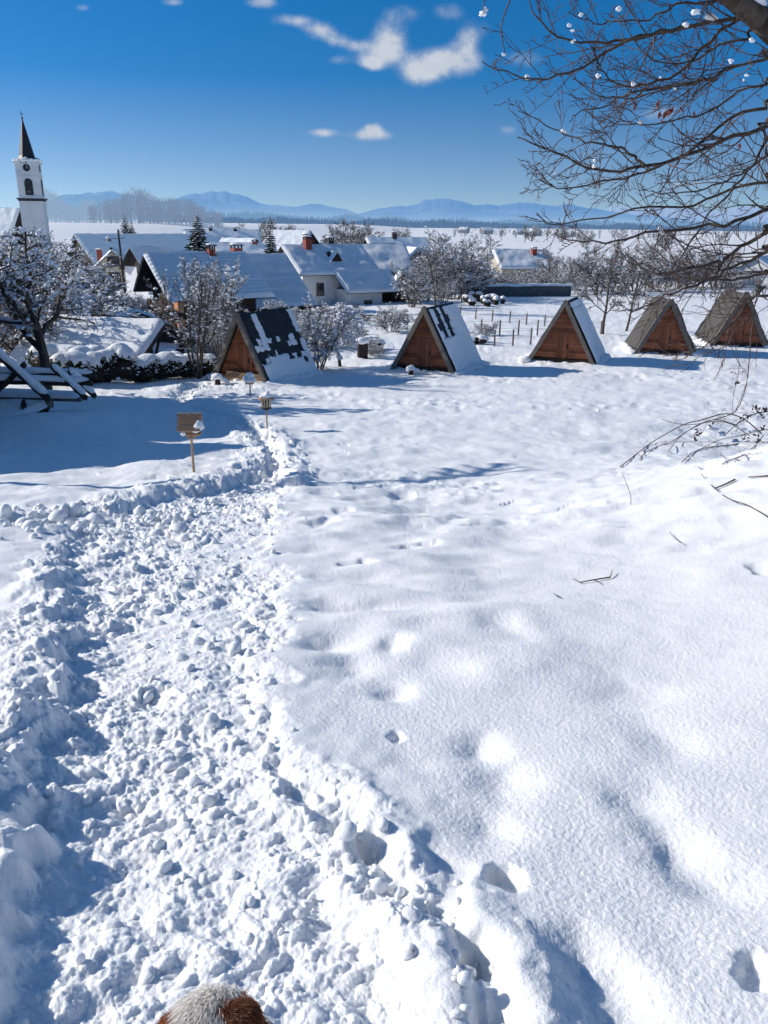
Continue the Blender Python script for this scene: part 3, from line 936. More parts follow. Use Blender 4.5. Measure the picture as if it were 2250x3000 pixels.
# main house: long roof stepped down to the right
ap = at(607, 526, 80)
gzm = -7.7
root = empty('farmhouse', (ap.x, ap.y, gzm), -rad(58), 'large white house with a stepped snowy roof, two triangular dormers and red brick chimneys', 'house')
R = ap.z - gzm - .22
Wm, Lm = 3.95, 8.8
sl = .62
def mz(x): return R - sl * x
wl = MB()
wl.prism([(-3.4, .5, -1.5), (3.4, .5, -1.5), (3.4, .5, mz(3.4) - .15), (0, .5, R - .16), (-3.4, .5, mz(3.4) - .15)], [(-3.4, Lm - .4, -1.5), (3.4, Lm - .4, -1.5), (3.4, Lm - .4, mz(3.4) - .15), (0, Lm - .4, R - .16), (-3.4, Lm - .4, mz(3.4) - .15)])
wl.build('wall', M['white'], root)
rf = MB(); sn = MB()
W2 = 6.4
A = [(0, 0, R), (0, Lm, R), (Wm, Lm, mz(Wm)), (Wm, 0, mz(Wm))]
slab(rf, *A, .12); snow_slab(sn, *A, .2, 44, 24, 7)
A = [(0, 0, R - .003), (0, Lm, R - .003), (-4, Lm, mz(4)), (-4, 0, mz(4))]
slab(rf, *A, .12); snow_slab(sn, *A, .2, 44, 20, 8)
s0, s1 = 3.6, 13.2
A = [(Wm + .002, s0, mz(Wm)), (Wm + .002, Lm, mz(Wm)), (W2, Lm, mz(W2)), (W2, s0, mz(W2))]
slab(rf, *A, .12); snow_slab(sn, *A, .2, 30, 16, 9)
A = [(3.6, Lm + .002, mz(3.6)), (3.6, s1 - 1.5, mz(3.6)), (W2, s1, mz(W2)), (W2, Lm + .002, mz(W2))]
slab(rf, *A, .12); snow_slab(sn, *A, .2, 30, 16, 10)
rf.build('roof', M['darkroof'], root); sn.build('roof_snow', M['snow'], root, True)
lw = MB(); lw.box(3.42, W2 - .5, s0 + .4, 7.6, -1.5, mz(W2 - .5) - .15); lw.build('wing_wall', M['white'], root)
pw = MB()
for yq in (8.9, 11.0, s1 - .3): pw.beam((W2 - .5, yq, -1.5), (W2 - .5, yq, mz(W2 - .5) - .14), .18)
pw.beam((W2 - .5, 7.7, mz(W2 - .5) - .22), (W2 - .5, s1 - .2, mz(W2 - .5) - .22), .16)
pw.build('porch_frame', M['darkwood'], root)
bk = MB(); bk.box(3.9, 4.1, 7.7, s1 - 1.2, -1.5, mz(4.1) - .3); bk.build('porch_back_wall', M['brownboard'], root)
window(root, 1.9, 2.7, 1.2, 2.4, 'r', 3.4, bars=0)
window(root, 1.7, 2.6, 2.2, 3.3, 'f', .5, bars=1)
window(root, -1.9, -1.0, 2.2, 3.3, 'f', .5, bars=1)
window(root, 5.6, 6.5, .0, .9, 'r', W2 - .5, bars=1)
def dormer(x, y, w, h):
    z = mz(x)
    d = MB(); d.prism([(x, y - w / 2, z + .12), (x, y + w / 2, z + .12), (x, y, z + h)], [(x - h / sl, y - w / 2, z + h - .02), (x - h / sl, y + w / 2, z + h - .02), (x - h / sl - .02, y, z + h)])
    dd = d.build('dormer', M['darkwood'], root)
    s = MB()
    top = np.array([x + .15, y, z + h + .06]); bk_ = np.array([x - h / sl, y, z + h + .10])
    for sg in (-1, 1):
        e0 = np.array([x + .15, y + sg * (w / 2 + .12), z + .08]); e1 = np.array([x - h / sl * .2, y + sg * (w / 2 + .12), z + .12])
        snow_slab(s, top, bk_, e1, e0, .12, 10, 8, 20 + int(y), edge=.1, over=0)
    s.build('dormer_snow', M['snow'], dd, True)
dormer(2.5, 4.6, 1.3, 1.0); dormer(5.3, 10.2, 1.25, 1.0)
chimney(root, .55, 2.5, R - .8, R + .55, .62, mat='brick', seed=7)
chimney(root, -.4, 3.0, R - .3, R + .75, .7, mat='brick', seed=8)
chimney(root, -.3, 5.4, R - .4, R + .45, .6, mat='darkroof', seed=9)
st = MB(); st.cyl((1.6, 4.2, mz(1.6) - .1), (1.6, 4.2, mz(1.6) + .55), .09, .09, 8); st.build('vent_pipe', M['darkroof'], root)

# beige cottage far left
ap = at(240, 538, 128)
r, R = gable_house('beige_cottage', 'small beige cottage with two green-brown windows in its gable, left of the chalet', 'house', ap, -14, 8, 3.1, 3.1, 2.75, 2.75, -9.8, wall='beige', st=.22, over=.4, eo=.35, seed=11)
window(r, -.75, 1.05, 3.2, 4.75, 'f', .4, bars=1); window(r, -.75, 1.05, .9, 2.4, 'f', .4, bars=1)
window(r, -.25, .15, 5.5, 6.0, 'f', .4, bars=0)
chimney(r, -2.0, 3.0, R - 2.2, R + .1, .75, cap=False, seed=12)
# dark-gabled house just right of it
ap = at(279, 531, 118)
r, R = gable_house('steep_gabled_house', 'white house with a dark steep gable between the beige cottage and the chalet', 'house', ap, 38, 7, 3.0, 3.0, 3.0, 3.0, -9.6, wall='white', st=.2, over=.7, eo=.5, seed=13)
g_ = MB(); g_.prism([(-2.3, .62, R - 2.6), (2.3, .62, R - 2.6), (0, .62, R - .25)], [(-2.3, .69, R - 2.6), (2.3, .69, R - 2.6), (0, .69, R - .25)]); g_.build('gable_boards', M['darkwood'], r)
window(r, .3, 1.4, 2.6, 3.9, 'f', .7, bars=1)
# long barn
ap = at(158, 504, 165)
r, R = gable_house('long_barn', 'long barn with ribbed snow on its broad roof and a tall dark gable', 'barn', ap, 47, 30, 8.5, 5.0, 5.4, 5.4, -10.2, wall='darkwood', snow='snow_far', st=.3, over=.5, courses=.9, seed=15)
# the gable under the left tree
ap = at(92, 592, 50)
r, R = gable_house('dark_shed', 'dark wooden shed gable behind the big snowy tree on the left', 'shed', ap, -8, 5.5, 2.55, 2.0, 2.35, 2.0, -7.9, wall='darkwood', st=.12, over=.35, eo=.2, seed=17)
# small hut in front of the cottage
ap = at(214, 592, 100)
r, R = gable_house('garden_shed', 'tiny garden shed with a snowy gable roof in front of the beige cottage', 'shed', ap, -6, 2.6, 1.2, 1.2, .75, .75, -8.9, wall='brownboard', st=.16, over=.25, eo=.2, seed=18)

# carport with the sunlit roof
ap = at(357, 687, 39)
r, R = gable_house('carport', 'open timber carport with a broad sunlit snow roof behind the hedge', 'carport', ap, -74, 6.9, 2.6, 3.5, 1.25, 2.05, -8.0, walls=False, st=.2, over=.3, seed=21)
pf = MB()
for yq in (.35, 3.4, 6.4):
    for xq, zq in ((-3.0, R - 1.78), (-1.2, R - .75), (1.9, R - .95)):
        pf.beam((xq, yq, -1), (xq, yq, zq), .16)
    pf.beam((-3.3, yq, R - 2.05), (2.3, yq, R - 2.05 + .55), .14, .16)
    pf.beam((-3.35, yq, R - 2.1), (0, yq, R - .22), .12, .14); pf.beam((0, yq, R - .22), (2.5, yq, R - 1.36), .12, .14)
    pf.beam((-1.2, yq, R - 2.6), (-2.4, yq, R - 1.7), .1, .1); pf.beam((-1.2, yq, R - 2.6), (0, yq, R - .6), .1, .1)
pf.build('timber_frame', M['darkwood'], r)
bd = MB(); bd.beam((-3.5, -.02, R - 2.14), (0, -.02, R - .09), .04, .2); bd.beam((0, -.02, R - .09), (2.6, -.02, R - 1.34), .04, .2)
bd.build('barge_board', M['darkwood'], r)
# pavilion with a low white roof
ap = at(292, 665, 46)
r, R = gable_house('pavilion', 'low pavilion with a smooth white roof between the carport and the chalet', 'pavilion', ap, -58, 3.6, 1.6, 2.0, .55, .75, -7.7, wall='darkwood', st=.18, over=.3, eo=.3, seed=23)

# houses of the back row
def back(name, label, px, py, Y, az, L, Wr, Wl, dr, dl, g, seed, wall='white', ch=None, snow='snow_far', st=.3, over=.4, cat='house', roofm='darkroof', win=None):
    ap = at(px, py, Y)
    r, R = gable_house(name, label, cat, ap, az, L, Wr, Wl, dr, dl, g, wall=wall, snow=snow, st=st, over=over, seed=seed, roofm=roofm)
    for c in (ch or []): chimney(r, c[0], c[1], R - abs(c[0]) * .8 - .4, R + c[2], .7, mat=c[3] if len(c) > 3 else 'brick', seed=seed)
    for q in (win or []): window(r, *q)
    return r, R
back('village_house', 'wide house with a blue-shaded roof right of the farmhouse chimneys', 741, 525, 98, 74, 7.6, 4.4, 4.2, 2.9, 2.9, -7.4, 31, 'beige', snow='snow', win=[(2.0, 3.0, .8, 2.0, 'r', 3.95)])
back('village_house', 'house whose sunlit white roof slopes to the left beside the round shrub', 905, 533, 104, -34, 8, 3.0, 4.6, 2.0, 3.2, -7.4, 33, 'beige', snow='snow')
back('village_house', 'house with a dark left gable and small chimney behind the wide blue-shaded roof', 789, 511, 150, 68, 12, 5, 4.5, 3.4, 3.2, -9.2, 35, 'brownboard', ch=[(.3, 5.4, .8, 'darkroof')])
back('village_house', 'white-roofed house with a small dark gable beyond the red chimneys', 672, 497, 185, -66, 10, 4.5, 6.0, 3, 4.0, -10, 37, 'brownboard')
back('village_house', 'broad house with a row of small roof vents behind the snowy spruce', 395, 494, 190, 72, 17, 7.0, 5.5, 4.6, 4, -10.2, 39, 'white', ch=[(.4, 6, .5, 'darkroof'), (.4, 11.5, .4, 'darkroof')])
back('village_house', 'low house peeping out between the chalet ridge and the slim spruce', 458, 522, 120, 70, 9, 4.5, 4, 2.8, 2.8, -9, 41, 'white', ch=[(.3, 6, .3)])
back('village_house', 'snowy house with a brick chimney in the thicket behind the stone wall', 1062, 537, 132, 76, 9.5, 4.2, 4.2, 2.5, 2.6, -8.9, 43, 'beige', ch=[(1.2, 6.6, .25)], snow='snow')
back('village_house', 'pale house half hidden by branches at the right edge beyond the meadow', 1632, 553, 125, 40, 9, 4.5, 4.5, 2.6, 2.6, -8.6, 45, 'white', snow='snow')
back('village_house', 'small white-roofed house behind the slim spruce', 556, 514, 150, -60, 8, 4, 5, 2.8, 3.4, -9.6, 47, 'white')
far_roofs = [(1012, 490, 1250, 14, 'low farm roof left of the bare trees near the horizon'), (1040, 489, 1150, 16, 'long farm roof standing right in front of the dark forest line'), (1168, 494, 950, 18, 'wide farm roof with snow on the plain behind the thicket'),
             (1205, 491, 1050, 14, 'sunlit farm roof on the plain, tallest of the hamlet'), (1238, 497, 900, 15, 'low farm roof at the right end of the hamlet'), (1112, 494, 1100, 14, 'small farm roof between the two wider ones on the plain')]
for k, (px, py, Y, L, lb) in enumerate(far_roofs):
    p = at(px, py, Y); g = float(base(p.x, p.y))
    p.z = min(max(p.z, g + 4.0), g + 9)
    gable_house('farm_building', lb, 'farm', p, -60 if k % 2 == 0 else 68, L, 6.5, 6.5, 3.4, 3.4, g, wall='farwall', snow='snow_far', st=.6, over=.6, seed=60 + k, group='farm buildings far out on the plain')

# ------------------------------------------------------------------ church
Yc = 200.0
tb = at(82, 560, Yc); tb.z = -10.4
az_t = rad(32)
ch_root = empty('church_tower', (tb.x, tb.y, tb.z), 0, 'white church tower with dark needle spire and arched belfry openings', 'church')
pt = at(57, 240, Yc).z - tb.z; zb_top = at(72, 352, Yc).z - tb.z; z_cor = at(80, 428, Yc).z - tb.z
wT = 4.8; hT = wT / 2
rot = rad(-7)
ch_root.rotation_euler = (0, 0, rot + rad(20))
# the tower stands plumb; shift so that its axis meets the spire in the picture
axp = at(66, 400, Yc); ch_root.location.x = axp.x; ch_root.location.y = axp.y
body = MB()
body.box(-hT - .12, hT + .12, -hT - .12, hT + .12, -2, z_cor - .35)
body.build('shaft', M['tower'], ch_root)
bel = MB(); bel.box(-hT, hT, -hT, hT, z_cor - .35, zb_top - .2)
bel.build('belfry', M['tower'], ch_root)
cor = MB(); cor.box(-hT - .5, hT + .5, -hT - .5, hT + .5, z_cor - .38, z_cor - .08); cor.box(-hT - .25, hT + .25, -hT - .25, hT + .25, z_cor - .7, z_cor - .38)
cor.build('cornice', M['darkroof'], ch_root)
cs = MB()
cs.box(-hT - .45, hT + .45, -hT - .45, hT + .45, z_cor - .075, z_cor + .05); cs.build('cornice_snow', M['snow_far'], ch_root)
mid = MB(); zm = z_cor + (zb_top - z_cor) * .60
mid.box(-hT - .14, hT + .14, -hT - .14, hT + .14, zm - .16, zm + .12); mid.build('string_course', M['tower'], ch_root)
top = MB()
# eyebrow cornice: lifted in the middle of every face
n = 13
for q in range(4):
    a = q * math.pi / 2
    ca, sa = math.cos(a), math.sin(a)
    ring0, ring1 = [], []
    for k in range(n):
        u = -1 + 2 * k / (n - 1); zz = .75 * math.exp(-(u / .42) ** 2)
        x = u * (hT + .35); y = -(hT + .35)
        P0 = (x * ca - y * sa, x * sa + y * ca, zb_top - .25 + zz); P1 = (x * ca - y * sa, x * sa + y * ca, zb_top + .1 + zz)
        ring0.append(P0); ring1.append(P1)
    inn0 = [(.80 * x, .80 * y, z) for x, y, z in ring0]; inn1 = [(.55 * x, .55 * y, z + .5) for x, y, z in ring1]
    G = np.array([inn0, ring0, ring1, inn1])
    top.grid(G)
top.build('eyebrow_cornice', M['tower'], ch_root)
ts = MB(); rngc = np.random.default_rng(3)
pts = []
for q in range(90):
    a = rngc.uniform(0, 2 * math.pi); rr_ = (hT + .2) * min(1 / max(abs(math.cos(a)), 1e-3), 1 / max(abs(math.sin(a)), 1e-3))
    pts.append((rr_ * math.cos(a) * rngc.uniform(.75, 1), rr_ * math.sin(a) * rngc.uniform(.75, 1), zb_top + .25 + rngc.uniform(0, .3)))
blobs(ts, pts, rngc.uniform(.35, .6, 90), rngc, ICO1, (1, 1, .6))
ts.build('cornice_snow', M['snow_far'], ch_root, True)
sp = MB()
oct_ = [(math.cos(math.pi / 8 + k * math.pi / 4), math.sin(math.pi / 8 + k * math.pi / 4)) for k in range(8)]
z0 = zb_top + .3; z1 = pt - 1.6
sp.prism([(2.1 * x, 2.1 * y, z0) for x, y in oct_], [(1.72 * x, 1.72 * y, z0 + 1.2) for x, y in oct_], caps=False)
sp.prism([(1.72 * x, 1.72 * y, z0 + 1.2) for x, y in oct_], [(.10 * x, .10 * y, z1) for x, y in oct_])
sp.build('spire', M['spire'], ch_root)
cr = MB(); cr.beam((0, 0, z1), (0, 0, pt), .14); cr.beam((-.45, 0, pt - .6), (.45, 0, pt - .6), .12); cr.build('cross', M['metal'], ch_root)
bl = MB(); blobs(bl, [(0, 0, z1 + .15)], [.3], rngc, ICO2, (1, 1, 1), 0); bl.build('spire_ball', M['metal'], ch_root, True)
def arch(face, w, z0, z1, off, name, mat, d=.08):
    ps = [(-w / 2, z0), (w / 2, z0)] + [(w / 2 * math.cos(t), z1 - w / 2 + w / 2 * math.sin(t)) for t in np.linspace(0, math.pi, 11)]
    if face == 'f': a = [(x, -off + .1, z) for x, z in ps]; b = [(x, -off - d, z) for x, z in ps]
    else: a = [(off - .1, x, z) for x, z in ps]; b = [(off + d, x, z) for x, z in ps]
    return MB().prism(a, b).build(name, M[mat], ch_root)
zA0, zA1 = z_cor + .55, zm - .35
for fc in ('f', 'r'):
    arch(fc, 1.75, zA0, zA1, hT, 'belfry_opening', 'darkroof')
    arch(fc, 2.15, zA0 - .2, zA1 + .22, hT, 'opening_frame', 'tower', .04)
    ps = [(.78 * math.cos(t), zb_top - 1.15 + .78 * math.sin(t)) for t in np.linspace(0, 2 * math.pi, 20)[:-1]]
    if fc == 'f': a = [(x, -hT + .1, z) for x, z in ps]; b = [(x, -hT - .1, z) for x, z in ps]
    else: a = [(hT - .1, x, z) for x, z in ps]; b = [(hT + .1, x, z) for x, z in ps]
    cf = MB().prism(a, b).build('clock_face', M['gold'], ch_root)
    hd = MB()
    zc = zb_top - 1.15
    if fc == 'f': hd.beam((0, -hT - .12, zc), (.1, -hT - .12, zc + .6), .06); hd.beam((0, -hT - .12, zc), (.4, -hT - .12, zc - .1), .07)
    else: hd.beam((hT + .12, 0, zc), (hT + .12, .1, zc + .6), .06); hd.beam((hT + .12, 0, zc), (hT + .12, .4, zc - .1), .07)
    hd.build('clock_hands', M['wframe'], cf)
bellm = MB(); bellm.cyl((0, -hT + .02 - .12, zA0 + 1.1), (0, -hT - .10, zA0 + .6), .25, .5, 12); bellm.build('bell', M['metal'], ch_root, True)
# nave beside the tower
ap = at(40, 448, 205)
r, R = gable_house('church_nave', 'snow-covered church roof with dark end left of the tower', 'church', Vector((ap.x + .3, ap.y, ap.z)), -82, 22, 6, 7, 6.5, 8, -10.4, wall='darkwood', snow='snow_far', st=.4, over=.4, seed=71)
# ------------------------------------------------------------------ trees
def perp(d, rng):
    r = rng.normal(0, 1, 3); r -= d * (r @ d); return r / (np.linalg.norm(r) + 1e-9)

def limb(rng, p, d, L, r0, r1, m, up, wob):
    pts = [p]; d = d / np.linalg.norm(d)
    st = L / (m - 1)
    for k in range(m - 1):
        d = d + rng.normal(0, wob, 3) + np.array([0, 0, up / (m - 1)])
        d /= np.linalg.norm(d)
        p = p + d * st; pts.append(p)
    return np.array(pts), np.linspace(r0, r1, m)

def grow(rng, out, p, d, L, r, lev, cfg):
    c = cfg[lev]
    m = c.get('m', 5)
    poly = limb(rng, p, d, L, r, r * c.get('tip', .45), m, c.get('up', 0), c.get('wob', .12))
    out[lev].append(poly)
    if lev + 1 >= len(cfg): return
    nk = c['kids']; n = int(nk + rng.uniform(-.3, .3) * nk + .5)
    pts, rad_ = poly
    for k in range(n):
        t = c.get('t0', .25) + (1 - c.get('t0', .25)) * (k + rng.uniform(.1, .9)) / n
        f = t * (m - 1); i = min(int(f), m - 2); f -= i
        q = pts[i] * (1 - f) + pts[i + 1] * f
        dd = pts[i + 1] - pts[i]; dd /= np.linalg.norm(dd)
        a = rad(c.get('ang', 45)) * rng.uniform(.7, 1.25)
        nd_ = dd * math.cos(a) + perp(dd, rng) * math.sin(a)
        LL = L * c.get('lr', .55) * rng.uniform(.65, 1.15) * (1 - c.get('taper', .45) * t)
        grow(rng, out, q, nd_, LL, max((rad_[i] * (1 - f) + rad_[i + 1] * f) * c.get('rr', .6), c.get('rmin', .006)), lev + 1, cfg)

def snow_on(rng, polys, frac, rmin, gain, lift=.75, vert=.25):
    """ribbons of snow lying along the upper side of the twigs"""
    out = []
    for P, r in polys:
        m = len(P)
        if rng.uniform() > frac: continue
        T = np.gradient(P, axis=0); T /= np.linalg.norm(T, axis=1, keepdims=True) + 1e-9
        flat = np.clip(1.15 - np.abs(T[:, 2]), vert, 1)
        sr = (rmin + r * gain) * flat * rng.uniform(.55, 1.25, m)
        sr[0] *= .5; sr[-1] *= .45
        Q = P + rng.normal(0, rmin * .15, P.shape)
        Q[:, 2] += r * lift + sr * .55
        out.append((Q, sr))
    return out

def make_tree(name, seed, cfg, trunk_h, r0, stems=1, spread=0, snow=(.8, .02, .9), split=1, bark='midbark', lean=0, blob=0, blob_r=(.05, .11), sides=(6, 5, 4, 3, 3), snow_mat_='tsnow', label=None, cat='tree', group=None):
    rng = np.random.default_rng(seed)
    out = [[] for _ in cfg]
    for s in range(stems):
        a = 2 * math.pi * (s + rng.uniform(-.3, .3)) / max(stems, 1)
        tilt = spread * rng.uniform(.5, 1.1) if stems > 1 else lean
        d = np.array([math.cos(a) * math.sin(tilt), math.sin(a) * math.sin(tilt), math.cos(tilt)])
        p = np.array([math.cos(a), math.sin(a), 0]) * (0.10 if stems > 1 else 0) * rng.uniform(.5, 1.5)
        p[2] = -.3
        grow(rng, out, p, d, trunk_h * (rng.uniform(.75, 1.1) if stems > 1 else 1) + .3, r0, 0, cfg)
    root = empty(name, (0, 0, 0), 0, label, cat, group)
    tr = MB()
    for l in range(split): tubes(tr, out[l], sides[l])
    tr.build('trunk', M[bark], root, True)
    cw = MB()
    for l in range(split, len(cfg)): tubes(cw, out[l], sides[l])
    cw.build('crown', M[bark], root, True)
    sn = MB()
    allp = sum(out, [])
    tubes(sn, snow_on(rng, allp, snow[0], snow[1], snow[2]), 4)
    if blob:
        tips = np.array([q[0][rng.integers(len(q[0]) // 2, len(q[0]))] for q in out[-1]])
        sel = rng.choice(len(tips), min(blob, len(tips)), replace=False)
        blobs(sn, tips[sel] + np.array([0, 0, .02]), rng.uniform(blob_r[0], blob_r[1], len(sel)), rng, ICO1, (1.2, 1.2, .75), .25)
    sn.build('snow', M[snow_mat_], root, True)
    return root

def tree_h(t):
    return max((c.bound_box[k][2] for c in t.children for k in range(8)), default=1)

def fit(t, px, top, Y, rz=0, wide=1.0, **kw):
    p = at(px, top, Y); g = gz(p.x, p.y); k = max((p.z - g) / tree_h(t), .15)
    return place(t, p.x, p.y, g, (k * wide, k * wide, k), rz, **kw)

def place(t, x, y, z=None, s=1, rz=0, label=None, cat=None, group=None):
    z = gz(x, y) if z is None else z
    t.location = (x, y, z - .02); t.scale = (s, s, s) if not isinstance(s, tuple) else s; t.rotation_euler = (0, 0, rz)
    if label: t['label'] = label
    if cat: t['category'] = cat
    if group: t['group'] = group
    return t

FRUIT = [dict(kids=9, ang=62, lr=.85, t0=.38, up=.0, wob=.14, rr=.62, taper=.25, m=6), dict(kids=9, ang=50, lr=.55, up=.10, wob=.22, rr=.55, m=6, rmin=.02),
         dict(kids=8, ang=50, lr=.5, up=.05, wob=.25, rr=.55, m=5, rmin=.011), dict(kids=4, ang=48, lr=.6, up=.1, wob=.25, rr=.6, rmin=.008, m=4), dict(wob=.2, m=4, rmin=.006)]
STEMS = [dict(kids=12, ang=24, lr=.42, t0=.3, up=.25, wob=.045, rr=.5, taper=.35, m=7), dict(kids=9, ang=28, lr=.5, up=.35, wob=.09, rr=.55, rmin=.009), dict(kids=4, ang=32, lr=.5, up=.3, wob=.12, rr=.6, rmin=.007, m=4), dict(wob=.12, m=4)]
SHRUB = [dict(kids=10, ang=34, lr=.52, t0=.2, up=.05, wob=.11, rr=.55, m=6, taper=.3), dict(kids=8, ang=42, lr=.56, up=.05, wob=.17, rr=.6, rmin=.012), dict(kids=5, ang=44, lr=.6, up=.0, wob=.2, rr=.65, rmin=.009, m=4), dict(wob=.2, m=4)]
BARE = [dict(kids=13, ang=50, lr=.60, t0=.3, up=.05, wob=.06, rr=.5, taper=.45, m=8, tip=.3), dict(kids=9, ang=42, lr=.50, up=.3, wob=.13, rr=.55, m=6, rmin=.026), dict(kids=7, ang=44, lr=.58, up=.2, wob=.16, rr=.6, rmin=.019, m=5), dict(kids=3, ang=42, lr=.7, wob=.18, rr=.7, rmin=.013, m=4), dict(wob=.15, m=4)]
WEEP = [dict(kids=13, ang=60, lr=.55, t0=.5, up=.1, wob=.07, rr=.5, m=6, taper=.2), dict(kids=11, ang=50, lr=.75, up=-1.6, wob=.1, rr=.5, m=7, rmin=.011, t0=.15), dict(kids=6, ang=30, lr=.5, up=-1.7, wob=.1, rr=.7, rmin=.008, m=6), dict(up=-1.0, wob=.1, m=5)]

# big fruit tree on the left
t = make_tree('fruit_tree', 3, FRUIT, 2.7, .15, snow=(.5, .013, .8), split=2, bark='bark', blob=520, blob_r=(.025, .06), label='large spreading fruit tree thick with clotted snow, leftmost tree in front of the church')
fit(t, 52, 485, 27.5, .4, .98)
# tall slender bush with upright stems
t = make_tree('tall_shrub', 5, STEMS, 5.0, .055, 7, .24, snow=(.6, .011, .7), split=1, blob=330, blob_r=(.03, .07), label='tall upright many-stemmed tree with frosty tips in front of the chalet')
fit(t, 408, 536, 33.4, 1.0, 1.25)
t = make_tree('tall_shrub', 6, STEMS, 3.9, .045, 7, .27, snow=(.65, .013, .8), split=1, blob=380, blob_r=(.035, .08), label='snow-tipped bushy tree between the tall upright tree and the nearest hut')
fit(t, 468, 548, 37, .2, 1.15)
# bushes behind the nearest hut
shA = make_tree('snowy_shrub', 8, SHRUB, 2.9, .04, 7, .5, snow=(.58, .014, .8), split=1, blob=300, blob_r=(.03, .065), cat='shrub', label='wide grey many-stemmed shrub right behind the roof of the nearest hut')
fit(shA, 684, 636, 36.5, 0, 1.15)
t = make_tree('weeping_tree', 9, WEEP, 2.0, .08, snow=(.95, .027, 1.2), split=1, blob=500, blob_r=(.04, .08), label='weeping tree bowed under curtains of snow between the two nearest huts')
fit(t, 735, 655, 37.5, .5, .8)
shB = make_tree('snowy_shrub', 12, SHRUB, 1.6, .028, 9, .65, snow=(.62, .012, .8), split=1, blob=160, blob_r=(.03, .06), cat='shrub', label='fan-shaped shrub standing alone in the snow left of the second hut')
fit(shB, 846, 655, 53, 0, 1.3)
brA = make_tree('bare_tree', 14, BARE, 5.2, .13, snow=(.30, .013, .5), split=2, label='bare tree with a straight trunk, left of the twin trees by the meadow fence')
fit(brA, 1323, 515, 53, 0, 1.0, label='bare spreading tree behind the sharp-pointed hut, left of a twin')
t = copy_tree(brA); fit(t, 1370, 545, 55, 2.1, .95, label='bare narrower tree directly right of its twin behind the sharp-pointed hut')
brB = make_tree('bare_tree', 15, BARE, 6.0, .14, snow=(.5, .015, .6), split=2, lean=.12, label='tall forked tree with an open crown right of the round shrub')
fit(brB, 945, 528, 68, 1.2, 1.0)
shC = make_tree('snowy_shrub', 17, SHRUB, 3.0, .05, 9, .55, snow=(.42, .012, .7), split=1, blob=200, blob_r=(.04, .09), cat='shrub', label='round-headed dense shrub beside the end of the farmhouse')
fit(shC, 893, 556, 74, 0, 1.0)

# thickets of the village: copies of the same few shrubs and trees
def many(protos, spots, label, group, cat, seed):
    rng = np.random.default_rng(seed)
    for k, (px, top, Y) in enumerate(spots):
        t = copy_tree(protos[k % len(protos)])
        fit(t, px, top, Y, rng.uniform(0, 6.28), rng.uniform(1.0, 1.45), label=label, cat=cat, group=group)
many([brB, shC, shA], [(930, 535, 84), (962, 545, 88), (985, 488, 86), (1012, 505, 92), (1038, 545, 96), (960, 600, 78), (1000, 590, 82), (905, 600, 78), (975, 560, 94), (1000, 525, 98), (1025, 560, 90)],
     'snow-laden tree in the dense thicket between the round shrub and the stone wall', 'trees in the thicket left of the stone wall', 'tree', 1)
many([shC, shA], [(1060, 570, 104), (1085, 585, 108), (1110, 580, 104), (1135, 585, 110), (1160, 575, 108), (1050, 585, 99), (1095, 592, 99), (1140, 592, 99), (1175, 580, 100), (1020, 585, 98)],
     'grey frosted shrub in the row directly behind the long stone wall', 'shrubs behind the stone wall', 'shrub', 2)
many([brB, shC, brA, shA], [(1195, 535, 104), (1212, 548, 112), (1235, 560, 100), (1255, 545, 108), (1275, 520, 104), (1300, 540, 100), (1345, 515, 115), (1385, 520, 108), (1415, 515, 118), (1430, 555, 110), (1400, 565, 96), (1225, 575, 98), (1265, 590, 96), (1320, 570, 110), (1365, 560, 112)],
     'bare frosty tree in the grove beyond the twin trees', 'trees in the grove beyond the twin trees', 'tree', 3)
many([shC, brA, shA, brB], [(1455, 535, 125), (1480, 525, 130), (1505, 530, 128), (1530, 540, 122), (1555, 530, 130), (1580, 545, 126), (1605, 575, 120), (1640, 585, 112), (1470, 570, 118), (1520, 575, 116), (1590, 585, 114), (1445, 560, 120), (1495, 560, 124), (1545, 565, 120), (1570, 570, 118)],
     'hazy brown tree in the belt along the far side of the right meadow', 'trees along the far side of the right meadow', 'tree', 4)
many([shA, shC, shB], [(440, 690, 44), (475, 700, 46), (510, 690, 48), (545, 675, 50), (430, 690, 48), (575, 655, 52), (620, 640, 54), (605, 680, 45), (500, 720, 41), (455, 730, 41)],
     'snow-covered bush in the garden below the chalet and tiled house', 'bushes in the garden below the chalet', 'shrub', 5)
many([shA, shC, shB], [(188, 608, 66), (215, 632, 72), (250, 634, 70), (275, 630, 76), (160, 590, 62), (298, 632, 80), (182, 600, 90), (140, 560, 66), (120, 545, 60), (235, 640, 62)],
     'snow-white garden bush in front of the beige cottage', 'garden bushes around the beige cottage', 'shrub', 6)
many([shA, shC], [(30, 510, 48), (-20, 500, 46), (85, 535, 56), (10, 490, 90), (50, 515, 84), (100, 525, 92), (-30, 490, 60), (20, 560, 40), (115, 590, 42), (130, 530, 80), (70, 520, 70), (150, 560, 75)],
     'tall snow-clotted bush behind the fruit tree below the church', 'bushes below the church', 'shrub', 7)
many([shB, shC], [(655, 660, 70), (690, 655, 70), (722, 660, 69), (770, 672, 70), (640, 655, 72)],
     'low frosted bush along the white wall of the farmhouse', 'bushes in front of the farmhouse', 'shrub', 8)
many([shA, shB, shC], [(640, 668, 50), (668, 690, 47), (700, 660, 56), (735, 680, 52), (765, 690, 56), (790, 672, 60), (655, 700, 44), (715, 705, 45), (830, 668, 62), (625, 690, 44), (760, 712, 46), (870, 672, 64)],
     'snow-white shrub in the garden between the first two huts and the farmhouse', 'shrubs between the first two huts and the farmhouse', 'shrub', 13)
